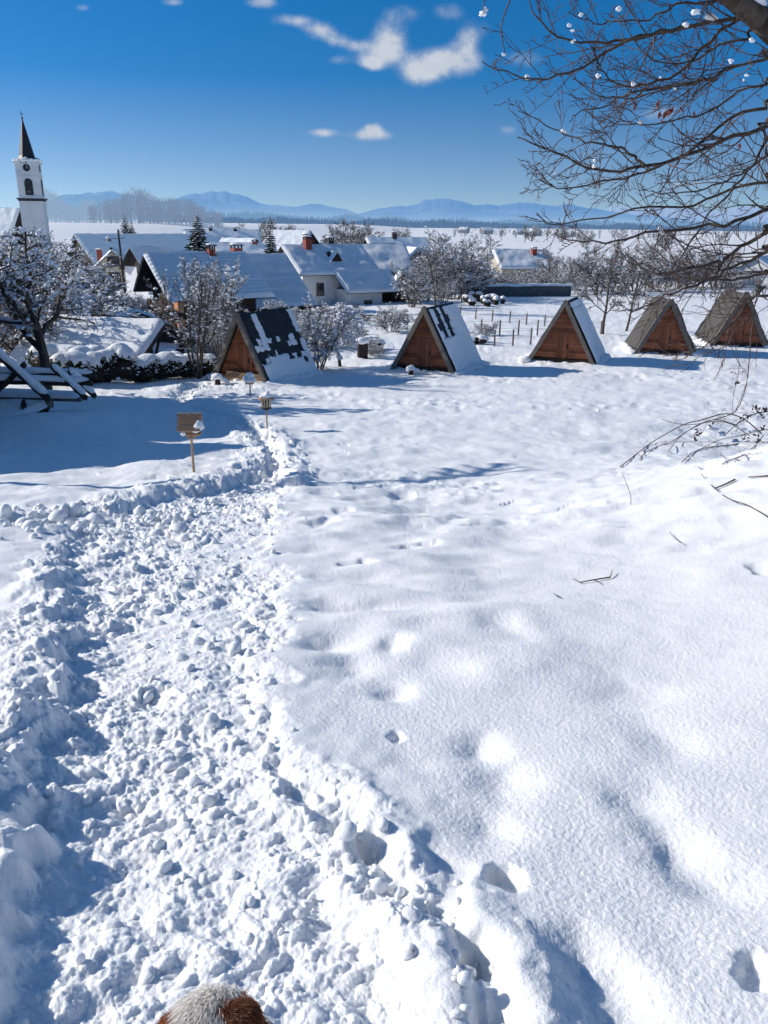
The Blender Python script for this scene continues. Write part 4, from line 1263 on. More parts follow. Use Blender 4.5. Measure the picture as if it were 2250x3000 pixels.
many([shB], [(800, 722, 43), (1030, 708, 48), (1052, 690, 52), (965, 690, 58), (812, 738, 41), (780, 700, 50)],
     'small twiggy bush sticking out of the meadow snow near the huts', 'small bushes in the meadow', 'shrub', 9)
many([brA, brB], [(560, 478, 215), (575, 470, 222), (592, 472, 210), (605, 482, 230)],
     'dark bare tree in the clump standing on the plain above the farmhouse', 'clump of bare trees above the farmhouse', 'tree', 10)
many([brB, brA], [(730, 482, 240), (748, 474, 250), (765, 470, 245), (782, 474, 255), (800, 484, 238), (715, 492, 225), (770, 495, 200), (745, 497, 195), (700, 500, 190)],
     'bare tree in the loose row on the plain right of the farmhouse chimneys', 'row of bare trees right of the farmhouse chimneys', 'tree', 11)
many([brA, shC], [(515, 480, 420), (640, 484, 380), (1135, 483, 520), (1150, 484, 560), (1185, 486, 600), (1215, 487, 560), (1085, 486, 600), (870, 488, 420), (1060, 500, 300), (1265, 492, 420), (1350, 492, 480), (1440, 494, 420), (1560, 497, 420)],
     'small lone tree standing far out on the white plain', 'lone trees far out on the plain', 'tree', 12)

# conifers
def conifer(seed, h, w, label, n=26, snowy=.75):
    rng = np.random.default_rng(seed)
    root = empty('spruce_tree', (0, 0, 0), 0, label, 'spruce')
    MB().cyl((0, 0, -.4), (0, 0, h * .97), .10 * h / 6, .015, 7).build('trunk', M['bark'], root)
    nv, fv, sP, sR = [], [], [], []
    for k in range(n):
        t = k / n
        z = h * (.08 + .9 * t); L = w * (1 - t) ** .85 * rng.uniform(.8, 1.15) + .08
        nb = 7 if t < .8 else 5
        for b in range(nb):
            a = 2 * math.pi * (b + rng.uniform(-.3, .3)) / nb + k * .9
            LL = L * rng.uniform(.7, 1.15)
            d = np.array([math.cos(a), math.sin(a), 0]); s = np.array([-d[1], d[0], 0])
            for q in range(9):
                f = rng.uniform(.08, 1)
                c = d * LL * f + np.array([0, 0, z - LL * .42 * f ** 1.3 + .10 * LL * f ** 3 * 2])
                wd = (.10 + .20 * (1 - f)) * LL * .8 + .05; ln = .22 * LL + .06
                o = len(nv)
                dr = rng.uniform(.02, .16) * LL + .04
                nv += [c - d * ln, c + s * wd + d * ln * .3 - np.array([0, 0, dr]), c + d * ln, c - s * wd + d * ln * .3 - np.array([0, 0, dr])]
                fv.append((o, o + 1, o + 2, o + 3))
                if rng.uniform() < snowy * .5:
                    sP.append(c + np.array([0, 0, .03])); sR.append(rng.uniform(.5, 1) * (wd * .55 + .04))
    MB().add(nv, fv).build('crown', M['needles'], root)
    s_ = MB(); blobs(s_, sP, sR, rng, ICO1, (1.2, 1.2, .55), .25); s_.build('snow', M['tsnow'], root, True)
    return root
c1 = conifer(1, 5.6, 1.75, 'broad snow-laden spruce rising behind the ridge of the chalet'); p = at(431, 560, 84); place(c1, p.x, p.y, at(431, 548, 84).z - .9, (.92, .92, .85))
c2 = conifer(2, 6.8, 1.05, 'slim dark spruce left of the farmhouse roof', 30, .35); p = at(585, 560, 88); place(c2, p.x, p.y, at(585, 552, 88).z - 2.8, 1)
for k, (px, py, Y, s) in enumerate([(335, 500, 300, .8), (345, 500, 310, .7), (536, 498, 380, 1.1), (324, 498, 320, .6)]):
    c = copy_tree(c2); p = at(px, py, Y); place(c, p.x, p.y, None, s, k, 'small dark conifer at the edge of the plain beyond the long barn', 'spruce', 'small conifers beyond the long barn')
c = conifer(7, 13, 4.2, 'cluster-like dark evergreen on the slope right of the church', 22, .12); p = at(272, 505, 330); place(c, p.x, p.y, None, 1)
c = copy_tree(c); p = at(285, 505, 345); place(c, p.x, p.y, None, .8, 2, 'lower evergreen touching the dark one on the slope right of the church')

# leafy evergreen bushes with snow lids
def leaf_bush(seed, rx, ry, rz_, label, name='evergreen_bush', n=2600, leaf=.055, lid=1.0, nlid=26, lobes=7, lidr=(.18, .38), cat='bush'):
    rng = np.random.default_rng(seed)
    root = empty(name, (0, 0, 0), 0, label, cat)
    L = np.stack([rng.uniform(-.55, .55, lobes) * rx, rng.uniform(-.5, .5, lobes) * ry, rng.uniform(.35, .65, lobes) * rz_], -1)
    which = rng.integers(0, lobes, n)
    v = rng.normal(0, 1, (n, 3)); v /= np.linalg.norm(v, axis=1, keepdims=True)
    rr = rng.uniform(.55, 1.0, (n, 1)) ** .5
    Pp = L[which] + v * rr * np.array([rx * .52, ry * .52, rz_ * .42])
    Pp[:, 2] = np.abs(Pp[:, 2])
    a = rng.normal(0, 1, (n, 3)); a /= np.linalg.norm(a, axis=1, keepdims=True)
    b = np.cross(a, rng.normal(0, 1, (n, 3))); b /= np.linalg.norm(b, axis=1, keepdims=True)
    s = leaf * rng.uniform(.6, 1.4, (n, 1))
    V = np.stack([Pp - a * s, Pp + b * s * .5, Pp + a * s, Pp - b * s * .5], 1).reshape(-1, 3)
    MB().add(V, np.arange(4 * n).reshape(n, 4)).build('foliage', M['evergreen'], root)
    core = MB(); blobs(core, L * np.array([1, 1, .8]), np.full(lobes, .5), rng, ICO2, (rx * .75, ry * .75, rz_ * .62), .1); core.build('inner_twigs', M['darkwood'], root, True)
    sn = MB()
    if nlid:
        gx, gy = np.meshgrid(np.linspace(-1.15 * rx, 1.15 * rx, 46), np.linspace(-1.15 * ry, 1.15 * ry, 40), indexing='ij')
        hh = np.full(gx.shape, -1.0); ins = np.full(gx.shape, -1.0)
        for q in L:
            d2 = 1 - ((gx - q[0]) / (rx * .56)) ** 2 - ((gy - q[1]) / (ry * .56)) ** 2
            hq = np.where(d2 > 0, q[2] + rz_ * .42 * np.sqrt(np.clip(d2, 0, 1)), -1)
            hh = np.maximum(hh, hq); ins = np.maximum(ins, d2)
        ins = ins - .30 + .32 * fbm(gx * 2.6 + seed, gy * 2.6, 500 + seed, 3) - (1 - lid) * .3
        # soften the valleys between the lobes
        hs_ = hh.copy()
        for _ in range(4):
            hs_ = (hs_ + np.roll(hs_, 1, 0) + np.roll(hs_, -1, 0) + np.roll(hs_, 1, 1) + np.roll(hs_, -1, 1)) / 5
        hs_ = np.maximum(hs_, hh - .06)
        z_ = hs_ + lidr[0] * np.sqrt(np.clip(ins * 2.2, 0, 1)) * (1 + .3 * fbm(gx * 2, gy * 2, 510 + seed, 2)) - .03
        idx = np.arange(gx.size).reshape(gx.shape)
        f = np.stack([idx[:-1, :-1], idx[1:, :-1], idx[1:, 1:], idx[:-1, 1:]], -1).reshape(-1, 4)
        ok = (ins.ravel()[f] > 0).all(1) & (hh.ravel()[f] > 0).all(1)
        sn.add(np.stack([gx, gy, z_], -1).reshape(-1, 3), f[ok])
    m = n // 7
    sel = rng.choice(n, m, replace=False)
    SP = Pp[sel]; up = v[sel][:, 2] > -.25
    blobs(sn, SP[up] + np.array([0, 0, .02]), rng.uniform(.02, .06, up.sum()), rng, ICO1, (1.2, 1.2, .7), .3)
    sn.build('snow', M['snow'], root, True)
    return root
t = leaf_bush(1, 1.15, .9, 1.55, 'dark evergreen bush under a big bulging lid of snow, left of the hedge', nlid=12, lid=1.0, lidr=(.22, .5)); p = at(238, 822, 31.5); place(t, p.x, p.y, None, (.95, .95, .85))
hb = leaf_bush(2, 1.0, .8, .95, 'first dark hedge bush right of the big lidded evergreen', nlid=9, lid=.8, lidr=(.13, .3))
p = at(305, 818, 32.3); place(hb, p.x, p.y)
for k, (px, py, Y, lb) in enumerate([(345, 816, 33, 'second dark hedge bush, below the carport posts'), (385, 815, 33.6, 'third dark hedge bush, beside the tall upright stems'), (428, 812, 34.2, 'last dark hedge bush, at the left foot of the nearest hut')]):
    c = copy_tree(hb); p = at(px, py, Y); place(c, p.x, p.y, None, (1, 1, 1 - .05 * k), k * 1.7, lb)
for k, (px, py, Y, s, lb) in enumerate([(165, 812, 31, 1.25, 'snow-flecked evergreen bush directly right of the log railing'), (125, 800, 33, 1.35, 'snow-flecked evergreen bush behind the crossed logs'), (200, 800, 34.5, 1.2, 'evergreen bush half covered by snow at the eave of the carport')]):
    c = copy_tree(hb); p = at(px, py, Y); place(c, p.x, p.y, None, s, k * 2 + 1, lb)
# snow-wrapped young trees by the wall
sw = leaf_bush(5, .62, .6, .75, 'young bush fully wrapped in greenish-white snow before the stone wall', 'wrapped_bush', 300, .05, 1.0, 60, 5, (.14, .3))
gp = 'snow-wrapped bushes in front of the stone wall'
for k, (px, py, Y, s) in enumerate([(1012, 640, 80, 1.0), (1030, 638, 82, 1.25), (1045, 640, 80, 1.0), (1060, 641, 80, 1.1), (1076, 644, 78, 1.05), (1022, 645, 77, .8), (1052, 646, 76, .8)]):
    c = sw if k == 0 else copy_tree(sw)
    p = at(px, py, Y); place(c, p.x, p.y, None, s, k, 'young bush fully wrapped in greenish-white snow before the stone wall', 'bush', gp)
# snow mounds by the huts where plants lie under
lb_ = leaf_bush(6, .8, .6, .5, 'flattened bush under a mound of snow right of the second hut', 'flattened_bush', 500, .05, 1.0, 26, 5, (.14, .3)); p = at(1024, 742, 47); place(lb_, p.x, p.y)
c = copy_tree(lb_); p = at(800, 755, 44); place(c, p.x, p.y, None, 1.1, 1, 'flattened bush under snow beside the snow-capped post')

# ------------------------------------------------------------------ fences, wall, poles
def fence(label, posts, hgt, wires=2, rail=False):
    P = []
    for px, py, Y in posts:
        p = at(px, py, Y); P.append(Vector((p.x, p.y, gz(p.x, p.y))))
    root = empty('wire_fence', P[0], 0, label, 'fence')
    rng = random.Random(len(posts))
    o = P[0]
    for q in P:
        d = q - o; lx, ly = rng.uniform(-.03, .03), rng.uniform(-.03, .03)
        m = MB(); m.cyl((d.x, d.y, d.z - .4), (d.x + lx, d.y + ly, d.z + hgt * rng.uniform(.92, 1.06)), .055, .05, 7)
        po = m.build('post', M['greywood'], root)
        s = MB(); blobs(s, [(d.x + lx, d.y + ly, d.z + hgt + .0)], [.065], np.random.default_rng(3), ICO1, (1, 1, .7), .1)
        s.build('snow_cap', M['tsnow'], po, True)
    for w_ in range(wires):
        z = hgt * (.45 + .42 * w_)
        m = MB(); tubes(m, [(np.array([(a - o) + Vector((0, 0, z)) for a in P]), np.full(len(P), .028 if rail else .007))], 4)
        m.build('rail' if rail else 'wire', M['greywood'] if rail else M['metal'], root)
fence('upper wire fence with posts running across the meadow behind the pointed hut', [(995, 668, 64), (1028, 669, 62.5), (1064, 672, 61), (1102, 676, 60), (1138, 680, 58.8), (1178, 685, 57.6), (1222, 692, 56), (1262, 700, 54), (1300, 702, 53)], .85)
fence('middle wire fence with short posts right of the second hut', [(996, 714, 51.5), (1040, 711, 52), (1080, 711, 52), (1120, 710, 52), (1161, 711, 52), (1200, 712, 52)], .95)
fence('lower row of fence posts nearest to the second and third hut', [(1068, 745, 45.8), (1108, 742, 46.4), (1146, 738, 47), (1182, 735, 47.6)], .95)
fence('pale garden rail fence left of the second hut', [(785, 692, 57), (815, 693, 57), (848, 692, 57), (880, 690, 58), (905, 688, 58.5)], .8, 2, True)
# stone wall
a = at(1000, 628, 90); b = at(1232, 622, 94)
a.z = gz(a.x, a.y); b.z = gz(b.x, b.y)
root = empty('stone_wall', (a.x, a.y, a.z), 0, 'long low dark stone wall under an even cap of snow across the meadow', 'wall')
d = b - a; L = d.length; nrm = Vector((-d.y, d.x, 0)).normalized() * .25
n = 40
U = np.linspace(0, 1, n)
mb = MB(); rg = np.random.default_rng(8)
ht = 1.15 + .05 * fbm(U * 9, U * 0, 3, 3)
prof = []
for k, u_ in enumerate(U):
    c = d * u_
    taper = min(1, .35 + u_ * 16)
    prof.append([c - nrm + Vector((0, 0, -.4)), c - nrm * .9 + Vector((0, 0, ht[k] * taper)), c + nrm * .9 + Vector((0, 0, ht[k] * taper)), c + nrm + Vector((0, 0, -.4))])
G = np.array([[list(q) for q in r_] for r_ in prof])
mb.grid(G); mb.poly(G[0]); mb.poly(G[-1][::-1])
mb.build('wall', M['stone'], root)
sn = MB()
V = np.linspace(0, math.pi, 9)
G = np.zeros((n, 9, 3))
for k, u_ in enumerate(U):
    c = d * u_; taper = min(1, .35 + u_ * 16)
    t_ = .26 + .07 * vn(np.array([u_ * 25]), np.array([.5]), 4)[0]
    for j, q in enumerate(V):
        off = nrm * (-1.35 * math.cos(q)); G[k, j] = list(c + off + Vector((0, 0, ht[k] * taper - .04 + t_ * math.sin(q))))
sn.grid(G); sn.build('snow_cap', M['snow'], root, True)
# poles
def pole(px0, py0, px1, py1, Y, label, lamp):
    a = at(px0, py0, Y); b = at(px1, py1, Y)
    root = empty('utility_pole' if not lamp else 'street_lamp', (a.x, a.y, a.z), 0, label, 'pole' if not lamp else 'lamp')
    m = MB(); m.cyl((0, 0, -2.5), tuple(b - a), .14, .10, 8); m.build('pole', M['darkwood'], root)
    t = b - a
    if lamp:
        m = MB(); m.beam(t + Vector((-1.1, 0, -.5)), t + Vector((.7, 0, -.35)), .07); m.build('arm', M['metal'], root)
        m = MB(); m.cyl(t + Vector((-1.1, 0, -.75)), t + Vector((-1.1, 0, -.4)), .3, .15, 8); m.build('lamp_shade', M['metal'], root)
        s = MB(); blobs(s, [tuple(t + Vector((-1.1, 0, -.35)))], [.32], np.random.default_rng(1), ICO1, (1, 1, .5), .1); s.build('snow_cap', M['tsnow'], root, True)
        m = MB(); m.cyl(t, t + Vector((0, 0, .5)), .16, .10, 8); m.build('insulator', M['metal'], root)
    else:
        m = MB(); m.beam(t + Vector((-.6, 0, -.3)), t + Vector((.6, 0, -.3)), .09); m.build('crossarm', M['darkwood'], root)
pole(269, 612, 256, 506, 92, 'tall leaning lamp pole with a shaded lamp between the cottage and the chalet', True)
pole(177, 640, 164, 545, 74, 'leaning dark pole rising from the bushes left of the beige cottage', False)
# snow-capped post box left of the second hut
p = at(783, 772, 40.5)
root = empty('well_post', (p.x, p.y, gz(p.x, p.y)), .2, 'dark wooden box post under a rounded snow cap left of the second hut', 'post')
m = MB(); m.box(-.24, .24, -.2, .2, -.3, .72); m.build('post', M['darkwood'], root)
s = MB(); blobs(s, [(0, 0, .82), (.1, 0, .84), (-.12, .02, .8)], [.3, .22, .2], np.random.default_rng(4), ICO2, (1.1, 1, .6), .1); s.build('snow_cap', M['snow'], root, True)
# potted tufts before the huts
for k, (px, py, Y, lb) in enumerate([(470, 838, 31.3, 'small tree stump with a snow cushion before the nearest hut'), (887, 812, 35.0, 'snow-covered stump before the second hut')]):
    p = at(px, py, Y)
    root = empty('stump', (p.x, p.y, gz(p.x, p.y)), .3 * k, lb, 'stump')
    m = MB(); m.cyl((0, 0, -.2), (.03, 0, .26), .13, .10, 9); m.build('wood', M['darkwood'], root)
    s = MB(); blobs(s, [(0, 0, .30), (.12, 0, .24), (.28, .03, .16), (-.12, 0, .2), (.4, 0, .1)], [.17, .13, .13, .1, .1], np.random.default_rng(5 + k), ICO2, (1.1, 1, .7), .15); s.build('snow', M['snow'], root, True)

# ------------------------------------------------------------------ log roof with crossed rafters at the left edge
Yl = 21.5
g0 = at(108, 871, Yl)
root = empty('log_roof', (g0.x, g0.y, g0.z), 0, 'snow-topped log roof ridge with crossed poles, cut by the left edge below the fruit tree', 'log roof')
def lp(px, py, dy=0): return at(px, py, Yl + dy) - g0
def log(parent, name, a, b, r, snow=.06, mat='darkwood', seed=0):
    rng = np.random.default_rng(seed + 300)
    a = np.array(a); b = np.array(b); n = 12
    t = np.linspace(0, 1, n)[:, None]
    P = a + (b - a) * t + rng.normal(0, .008, (n, 3))
    m = MB(); tubes(m, [(P, np.full(n, r))], 9)
    m.poly(P[0] + np.array([[0, r * math.cos(q), r * math.sin(q)] for q in np.linspace(0, 6.28, 9)[:-1]])); m.poly(P[-1] + np.array([[0, r * math.cos(q), r * math.sin(q)] for q in np.linspace(0, 6.28, 9)[:-1]]))
    o = m.build(name, M[mat], parent, True)
    if snow:
        n = 26; t = np.linspace(.02, .98, n)[:, None]
        Q = a + (b - a) * t; sr = r * 1.12 * (1 + .18 * fbm(t[:, 0] * 6 + seed, t[:, 0] * 0, 9, 2)); sr[0] *= .3; sr[-1] *= .3; sr[1] *= .8; sr[-2] *= .8
        Q[:, 2] += r * .55 + snow
        s = MB(); tubes(s, [(Q, sr)], 9); s.build('snow', M['snow'], o, True)
    return o
log(root, 'ridge_pole', lp(-160, 803, .3), lp(208, 812, .3), .085, .05, seed=1)
log(root, 'ridge_pole', lp(-160, 819, -.1), lp(200, 828, -.1), .085, .05, seed=2)
for k, (x0, y0, x1, y1) in enumerate([(-40, 735, 104, 862), (54, 786, -45, 885), (112, 792, 186, 860), (150, 800, 205, 858), (-190, 735, -40, 865)]):
    log(root, 'crossed_pole', lp(x0, y0, .08 * k - .25), lp(x1, y1, .08 * k - .35), .075 if k else .095, .045 if k != 1 else 0, seed=3 + k)
m = MB(); m.beam(lp(-200, 868), lp(112, 873), .26, .20); m.build('ridge_beam', M['greywood'], root)
m = MB(); m.beam(lp(-200, 850, .5), lp(178, 862, .5), .3, .10); m.build('cap_board', M['greywood'], root)
m = MB(); a = lp(-200, 848, .5); b = lp(170, 856, .5); snow_slab(m, a + Vector((0, .3, 0)), b + Vector((0, .3, 0)), b + Vector((0, -.25, 0)), a + Vector((0, -.25, 0)), .10, 30, 8, 3); m.build('snow', M['snow'], root, True)
log(root, 'purlin_end', lp(52, 868, -.1), lp(51, 880, -.55), .07, 0, seed=19)
# slope of the roof, coming down towards the trail
a = lp(108, 874, -.05); b = lp(-260, 868, -.05); c_ = Vector((b.x - 1.4, b.y - 5.2, b.z - 1.55)); e_ = Vector((a.x - 3.1, a.y - 4.2, a.z - 1.45))
m = MB(); slab(m, a, b, c_, e_, .10); m.build('roof_boards', M['darkwood'], root)
m = MB(); snow_slab(m, a, b, c_, e_, .16, 40, 26, 33, edge=.2); m.build('roof_snow', M['snow'], root, True)
m = MB(); slab(m, a + Vector((0, 0, -.01)), b, b + Vector((-1.2, 5, -2.2)), a + Vector((-2.6, 4.4, -2.2)), .10); m.build('roof_boards', M['darkwood'], root)

def bent_tree():
    rng = np.random.default_rng(77)
    x0, y0 = -9.0, 12.2; g = gz(x0, y0)
    root = empty('bent_birch', (x0, y0, g), 0, 'young birch bent over by the snow left of the bird houses', 'tree')
    pts = np.array([(0, 0, -.3), (0, .2, 1.4), (.05, .9, 2.9), (.1, 2.3, 4.0), (.1, 3.8, 4.7), (.1, 5.3, 5.0)])
    t = np.linspace(0, 5, 24); P = np.stack([np.interp(t, np.arange(6), pts[:, k]) for k in range(3)], -1)
    for _ in range(3): P[1:-1] = (P[:-2] + P[1:-1] * 2 + P[2:]) / 4
    m = MB(); tubes(m, [(P, np.linspace(.09, .03, 24))], 8); m.build('trunk', M['midbark'], root, True)
    out = [[], []]
    for k in range(34):
        i = rng.integers(9, 23); d = P[i] - P[i - 1]; d /= np.linalg.norm(d)
        grow(rng, out, P[i], d * .8 + perp(d, rng) * .5, rng.uniform(.5, 1.3), .016, 0, [dict(kids=5, ang=32, lr=.5, up=-.3, wob=.1, m=6, rr=.7, rmin=.006), dict(wob=.12, m=4)])
    m = MB(); tubes(m, out[0] + out[1], 4); m.build('crown', M['midbark'], root, True)
    sn = MB(); tubes(sn, snow_on(rng, [(P[8:], np.linspace(.06, .03, 16))] + out[0], .8, .03, 1.0), 5); sn.build('snow', M['tsnow'], root, True)
bent_tree()
# barn just out of the picture on the left: its gable shadow lies across the meadow
r_, R_ = gable_house('timber_barn', 'weathered timber barn with a low snowy roof standing left of the meadow', 'barn', Vector((-14.4, 21.8, .75)), -80, 11, 6.6, 2.6, 2.4, 1.2, -6.2, wall='brownboard', st=.25, over=.6, seed=88)
y0_ = -4.7
q_ = [(-2.4, y0_, R_ - 1.5), (-2.4, 10.5, R_ - 1.5), (-8.3, 10.5, R_ - 2.35), (-8.3, y0_, R_ - 2.35)]
m = MB(); slab(m, *q_, .12); lt = m.build('lean_to_roof', M['darkroof'], r_)
m = MB(); snow_slab(m, *q_, .2, 40, 18, 91); m.build('roof_snow', M['snow'], lt, True)
m = MB(); m.prism([(-2.2, y0_ + .4, -1), (-7.9, y0_ + .4, -1), (-7.9, y0_ + .4, R_ - 2.45), (-2.2, y0_ + .4, R_ - 1.65)], [(-2.2, 10.2, -1), (-7.9, 10.2, -1), (-7.9, 10.2, R_ - 2.45), (-2.2, 10.2, R_ - 1.65)]); m.build('lean_to_wall', M['brownboard'], r_)
# ------------------------------------------------------------------ far country
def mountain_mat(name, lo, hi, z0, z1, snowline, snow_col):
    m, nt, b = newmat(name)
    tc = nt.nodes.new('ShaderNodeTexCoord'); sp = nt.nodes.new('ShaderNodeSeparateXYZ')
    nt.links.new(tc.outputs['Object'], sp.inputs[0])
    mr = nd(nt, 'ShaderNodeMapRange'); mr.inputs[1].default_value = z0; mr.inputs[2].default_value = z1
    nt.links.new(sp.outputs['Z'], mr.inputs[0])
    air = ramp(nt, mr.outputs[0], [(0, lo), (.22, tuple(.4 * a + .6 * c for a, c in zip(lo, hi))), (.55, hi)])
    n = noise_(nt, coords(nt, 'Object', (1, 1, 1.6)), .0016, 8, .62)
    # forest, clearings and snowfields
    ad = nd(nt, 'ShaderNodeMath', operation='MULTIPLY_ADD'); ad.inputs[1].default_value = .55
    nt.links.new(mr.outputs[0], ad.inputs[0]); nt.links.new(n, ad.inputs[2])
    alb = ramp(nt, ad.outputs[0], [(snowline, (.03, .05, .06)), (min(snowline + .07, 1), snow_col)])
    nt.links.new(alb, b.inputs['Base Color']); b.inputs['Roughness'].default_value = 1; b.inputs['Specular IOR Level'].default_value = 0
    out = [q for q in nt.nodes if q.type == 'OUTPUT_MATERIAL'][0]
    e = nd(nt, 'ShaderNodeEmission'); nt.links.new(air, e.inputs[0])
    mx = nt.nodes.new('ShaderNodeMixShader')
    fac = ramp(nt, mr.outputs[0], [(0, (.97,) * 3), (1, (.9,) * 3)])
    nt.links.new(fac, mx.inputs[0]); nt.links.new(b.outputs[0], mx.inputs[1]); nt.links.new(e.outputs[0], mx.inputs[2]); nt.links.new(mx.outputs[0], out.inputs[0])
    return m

def mountain(prof, D, depth, mat, seed, rough=1.0):
    px = np.array([p[0] for p in prof]); py = np.array([p[1] for p in prof])
    n, m = 420, 44
    X = np.linspace(px[0], px[-1], n); Yp = np.interp(X, px, py)
    Yp = np.convolve(np.pad(Yp, 4, mode='edge'), np.ones(9) / 9, 'valid')
    R = np.array([list(at(a, b, D)) for a, b in zip(X, Yp)])
    zb = -14.0
    G = np.zeros((n, m, 3))
    for j in range(m):
        f = j / (m - 1)
        if f < .82: t = f / .82; yy = D - depth * (1 - t); hf = t ** 1.25
        else: t = (f - .82) / .18; yy = D + depth * .5 * t; hf = 1 - t
        G[:, j, 0] = R[:, 0] * yy / D if f < .82 else R[:, 0]
        G[:, j, 1] = yy
        rel = np.clip(R[:, 2] - zb, 20, None)
        nz = fbm(G[:, j, 0] / 650, G[:, j, 1] / 650 + seed, 400 + seed, 5) * .16 * (1 - abs(2 * hf - 1) ** 2) + (.045 * fbm(R[:, 0] / 420, R[:, 1] * 0 + 3, 405 + seed, 3) + .03 * fbm(R[:, 0] / 130, R[:, 1] * 0 + seed, 410 + seed, 4)) * hf * rough
        G[:, j, 2] = zb + rel * np.clip(hf + nz, 0, 1.2) - 6 * (1 - hf)
    o = MB().grid(G).build('mountains', mat, smooth=True)
    tag(o, kind='structure')
blo, bhi = (.34, .53, .76), (.135, .315, .62)
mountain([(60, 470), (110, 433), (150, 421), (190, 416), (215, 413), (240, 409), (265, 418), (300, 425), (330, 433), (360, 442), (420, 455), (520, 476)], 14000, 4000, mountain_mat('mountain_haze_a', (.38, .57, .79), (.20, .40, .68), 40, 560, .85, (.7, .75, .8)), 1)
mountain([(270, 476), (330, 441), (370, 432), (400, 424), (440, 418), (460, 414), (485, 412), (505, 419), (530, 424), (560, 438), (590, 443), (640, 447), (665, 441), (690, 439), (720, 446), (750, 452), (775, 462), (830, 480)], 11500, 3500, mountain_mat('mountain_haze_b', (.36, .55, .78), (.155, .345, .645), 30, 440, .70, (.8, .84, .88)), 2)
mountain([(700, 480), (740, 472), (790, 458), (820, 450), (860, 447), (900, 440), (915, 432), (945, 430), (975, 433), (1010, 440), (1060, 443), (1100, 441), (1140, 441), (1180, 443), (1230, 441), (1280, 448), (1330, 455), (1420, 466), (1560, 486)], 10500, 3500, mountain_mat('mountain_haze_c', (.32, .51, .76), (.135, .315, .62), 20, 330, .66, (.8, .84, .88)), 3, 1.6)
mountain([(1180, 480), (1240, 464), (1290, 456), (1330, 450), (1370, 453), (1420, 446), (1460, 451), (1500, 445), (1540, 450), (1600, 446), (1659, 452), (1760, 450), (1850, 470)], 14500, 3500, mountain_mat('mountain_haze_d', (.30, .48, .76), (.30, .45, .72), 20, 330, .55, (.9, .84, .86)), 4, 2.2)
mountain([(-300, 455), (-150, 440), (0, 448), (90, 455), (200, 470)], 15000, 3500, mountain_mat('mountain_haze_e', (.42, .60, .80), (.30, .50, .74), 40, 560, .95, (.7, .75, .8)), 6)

def far_wood(name, label, x0, x1, Y0, Y1, n, h0, h1, mat, seed, kind='conifer', top=None):
    rng = np.random.default_rng(seed)
    mb = MB()
    px = rng.uniform(x0, x1, n); Y = rng.uniform(Y0, Y1, n)
    P = np.array([list(at(a, 480, b)) for a, b in zip(px, Y)])
    z = base(P[:, 0], P[:, 1])
    h = rng.uniform(h0, h1, n) * (1 + .25 * vn(px * .02, px * 0, seed))
    if top is not None: h = h * np.interp(px, [q[0] for q in top], [q[1] for q in top])
    if kind == 'conifer':
        k = 6
        a = np.linspace(0, 2 * math.pi, k, endpoint=False)
        w = h * rng.uniform(.2, .34, n)
        ring = np.stack([P[:, None, 0] + w[:, None] * np.cos(a), P[:, None, 1] + w[:, None] * np.sin(a), np.repeat((z + h * .08)[:, None], k, 1)], -1)
        mid = np.stack([P[:, None, 0] + .62 * w[:, None] * np.cos(a + .5), P[:, None, 1] + .62 * w[:, None] * np.sin(a + .5), np.repeat((z + h * .55)[:, None], k, 1)], -1)
        tip = np.stack([P[:, 0], P[:, 1], z + h], -1)[:, None]
        V = np.concatenate([ring, mid, tip], 1)
        F4 = np.array([[j, (j + 1) % k, k + (j + 1) % k, k + j] for j in range(k)]); F3 = np.array([[k + j, k + (j + 1) % k, 2 * k] for j in range(k)])
        o = np.arange(n)[:, None, None] * (2 * k + 1)
        mb.add(V.reshape(-1, 3), (F4[None] + o).reshape(-1, 4), (F3[None] + o).reshape(-1, 3))
    else:
        q = 75
        th = rng.uniform(0, 6.28, (n, q)); u = rng.uniform(0, 1, (n, q)); ht = rng.uniform(.18, 1, (n, q))
        rr = h[:, None] * .24 * np.sqrt(u) * np.sin(np.clip(ht, .1, 1) * math.pi * .92) ** .6
        c = np.stack([P[:, None, 0] + rr * np.cos(th), P[:, None, 1] + rr * np.sin(th), z[:, None] + h[:, None] * ht], -1)
        d = np.stack([.5 * np.cos(th), .5 * np.sin(th), np.full_like(th, 1.0)], -1) * (h[:, None, None] * .06) * rng.uniform(.5, 1.4, (n, q, 1))
        s = np.stack([-np.sin(th + 1), np.cos(th + 1), th * 0], -1) * rng.uniform(.06, .17, (n, q, 1))
        V = np.stack([c - d - s, c - d + s, c + d], 2).reshape(-1, 3)
        mb.add(V, f3=np.arange(len(V)).reshape(-1, 3))
        # trunks
        s = np.array([.22, 0, 0])
        b0 = np.stack([P[:, 0], P[:, 1], z], -1); t0 = np.stack([P[:, 0], P[:, 1], z + h * .7], -1)
        V = np.stack([b0 - s, b0 + s, t0 + s * .4, t0 - s * .4], 1).reshape(-1, 3)
        mb.add(V, np.arange(len(V)).reshape(-1, 4))
    o = mb.build(name, mat)
    tag(o, label, 'wood', kind='stuff')
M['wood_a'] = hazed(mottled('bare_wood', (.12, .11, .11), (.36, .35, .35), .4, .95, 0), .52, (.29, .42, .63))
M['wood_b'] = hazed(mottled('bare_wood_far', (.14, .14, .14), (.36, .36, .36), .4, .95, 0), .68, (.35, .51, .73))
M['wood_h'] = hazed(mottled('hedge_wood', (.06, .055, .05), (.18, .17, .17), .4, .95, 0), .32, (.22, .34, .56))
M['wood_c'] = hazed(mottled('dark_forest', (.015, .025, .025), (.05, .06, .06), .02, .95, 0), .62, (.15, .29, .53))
M['wood_d'] = hazed(mottled('pale_forest', (.03, .04, .04), (.06, .07, .07), .02, .95, 0), .80, (.22, .40, .66))
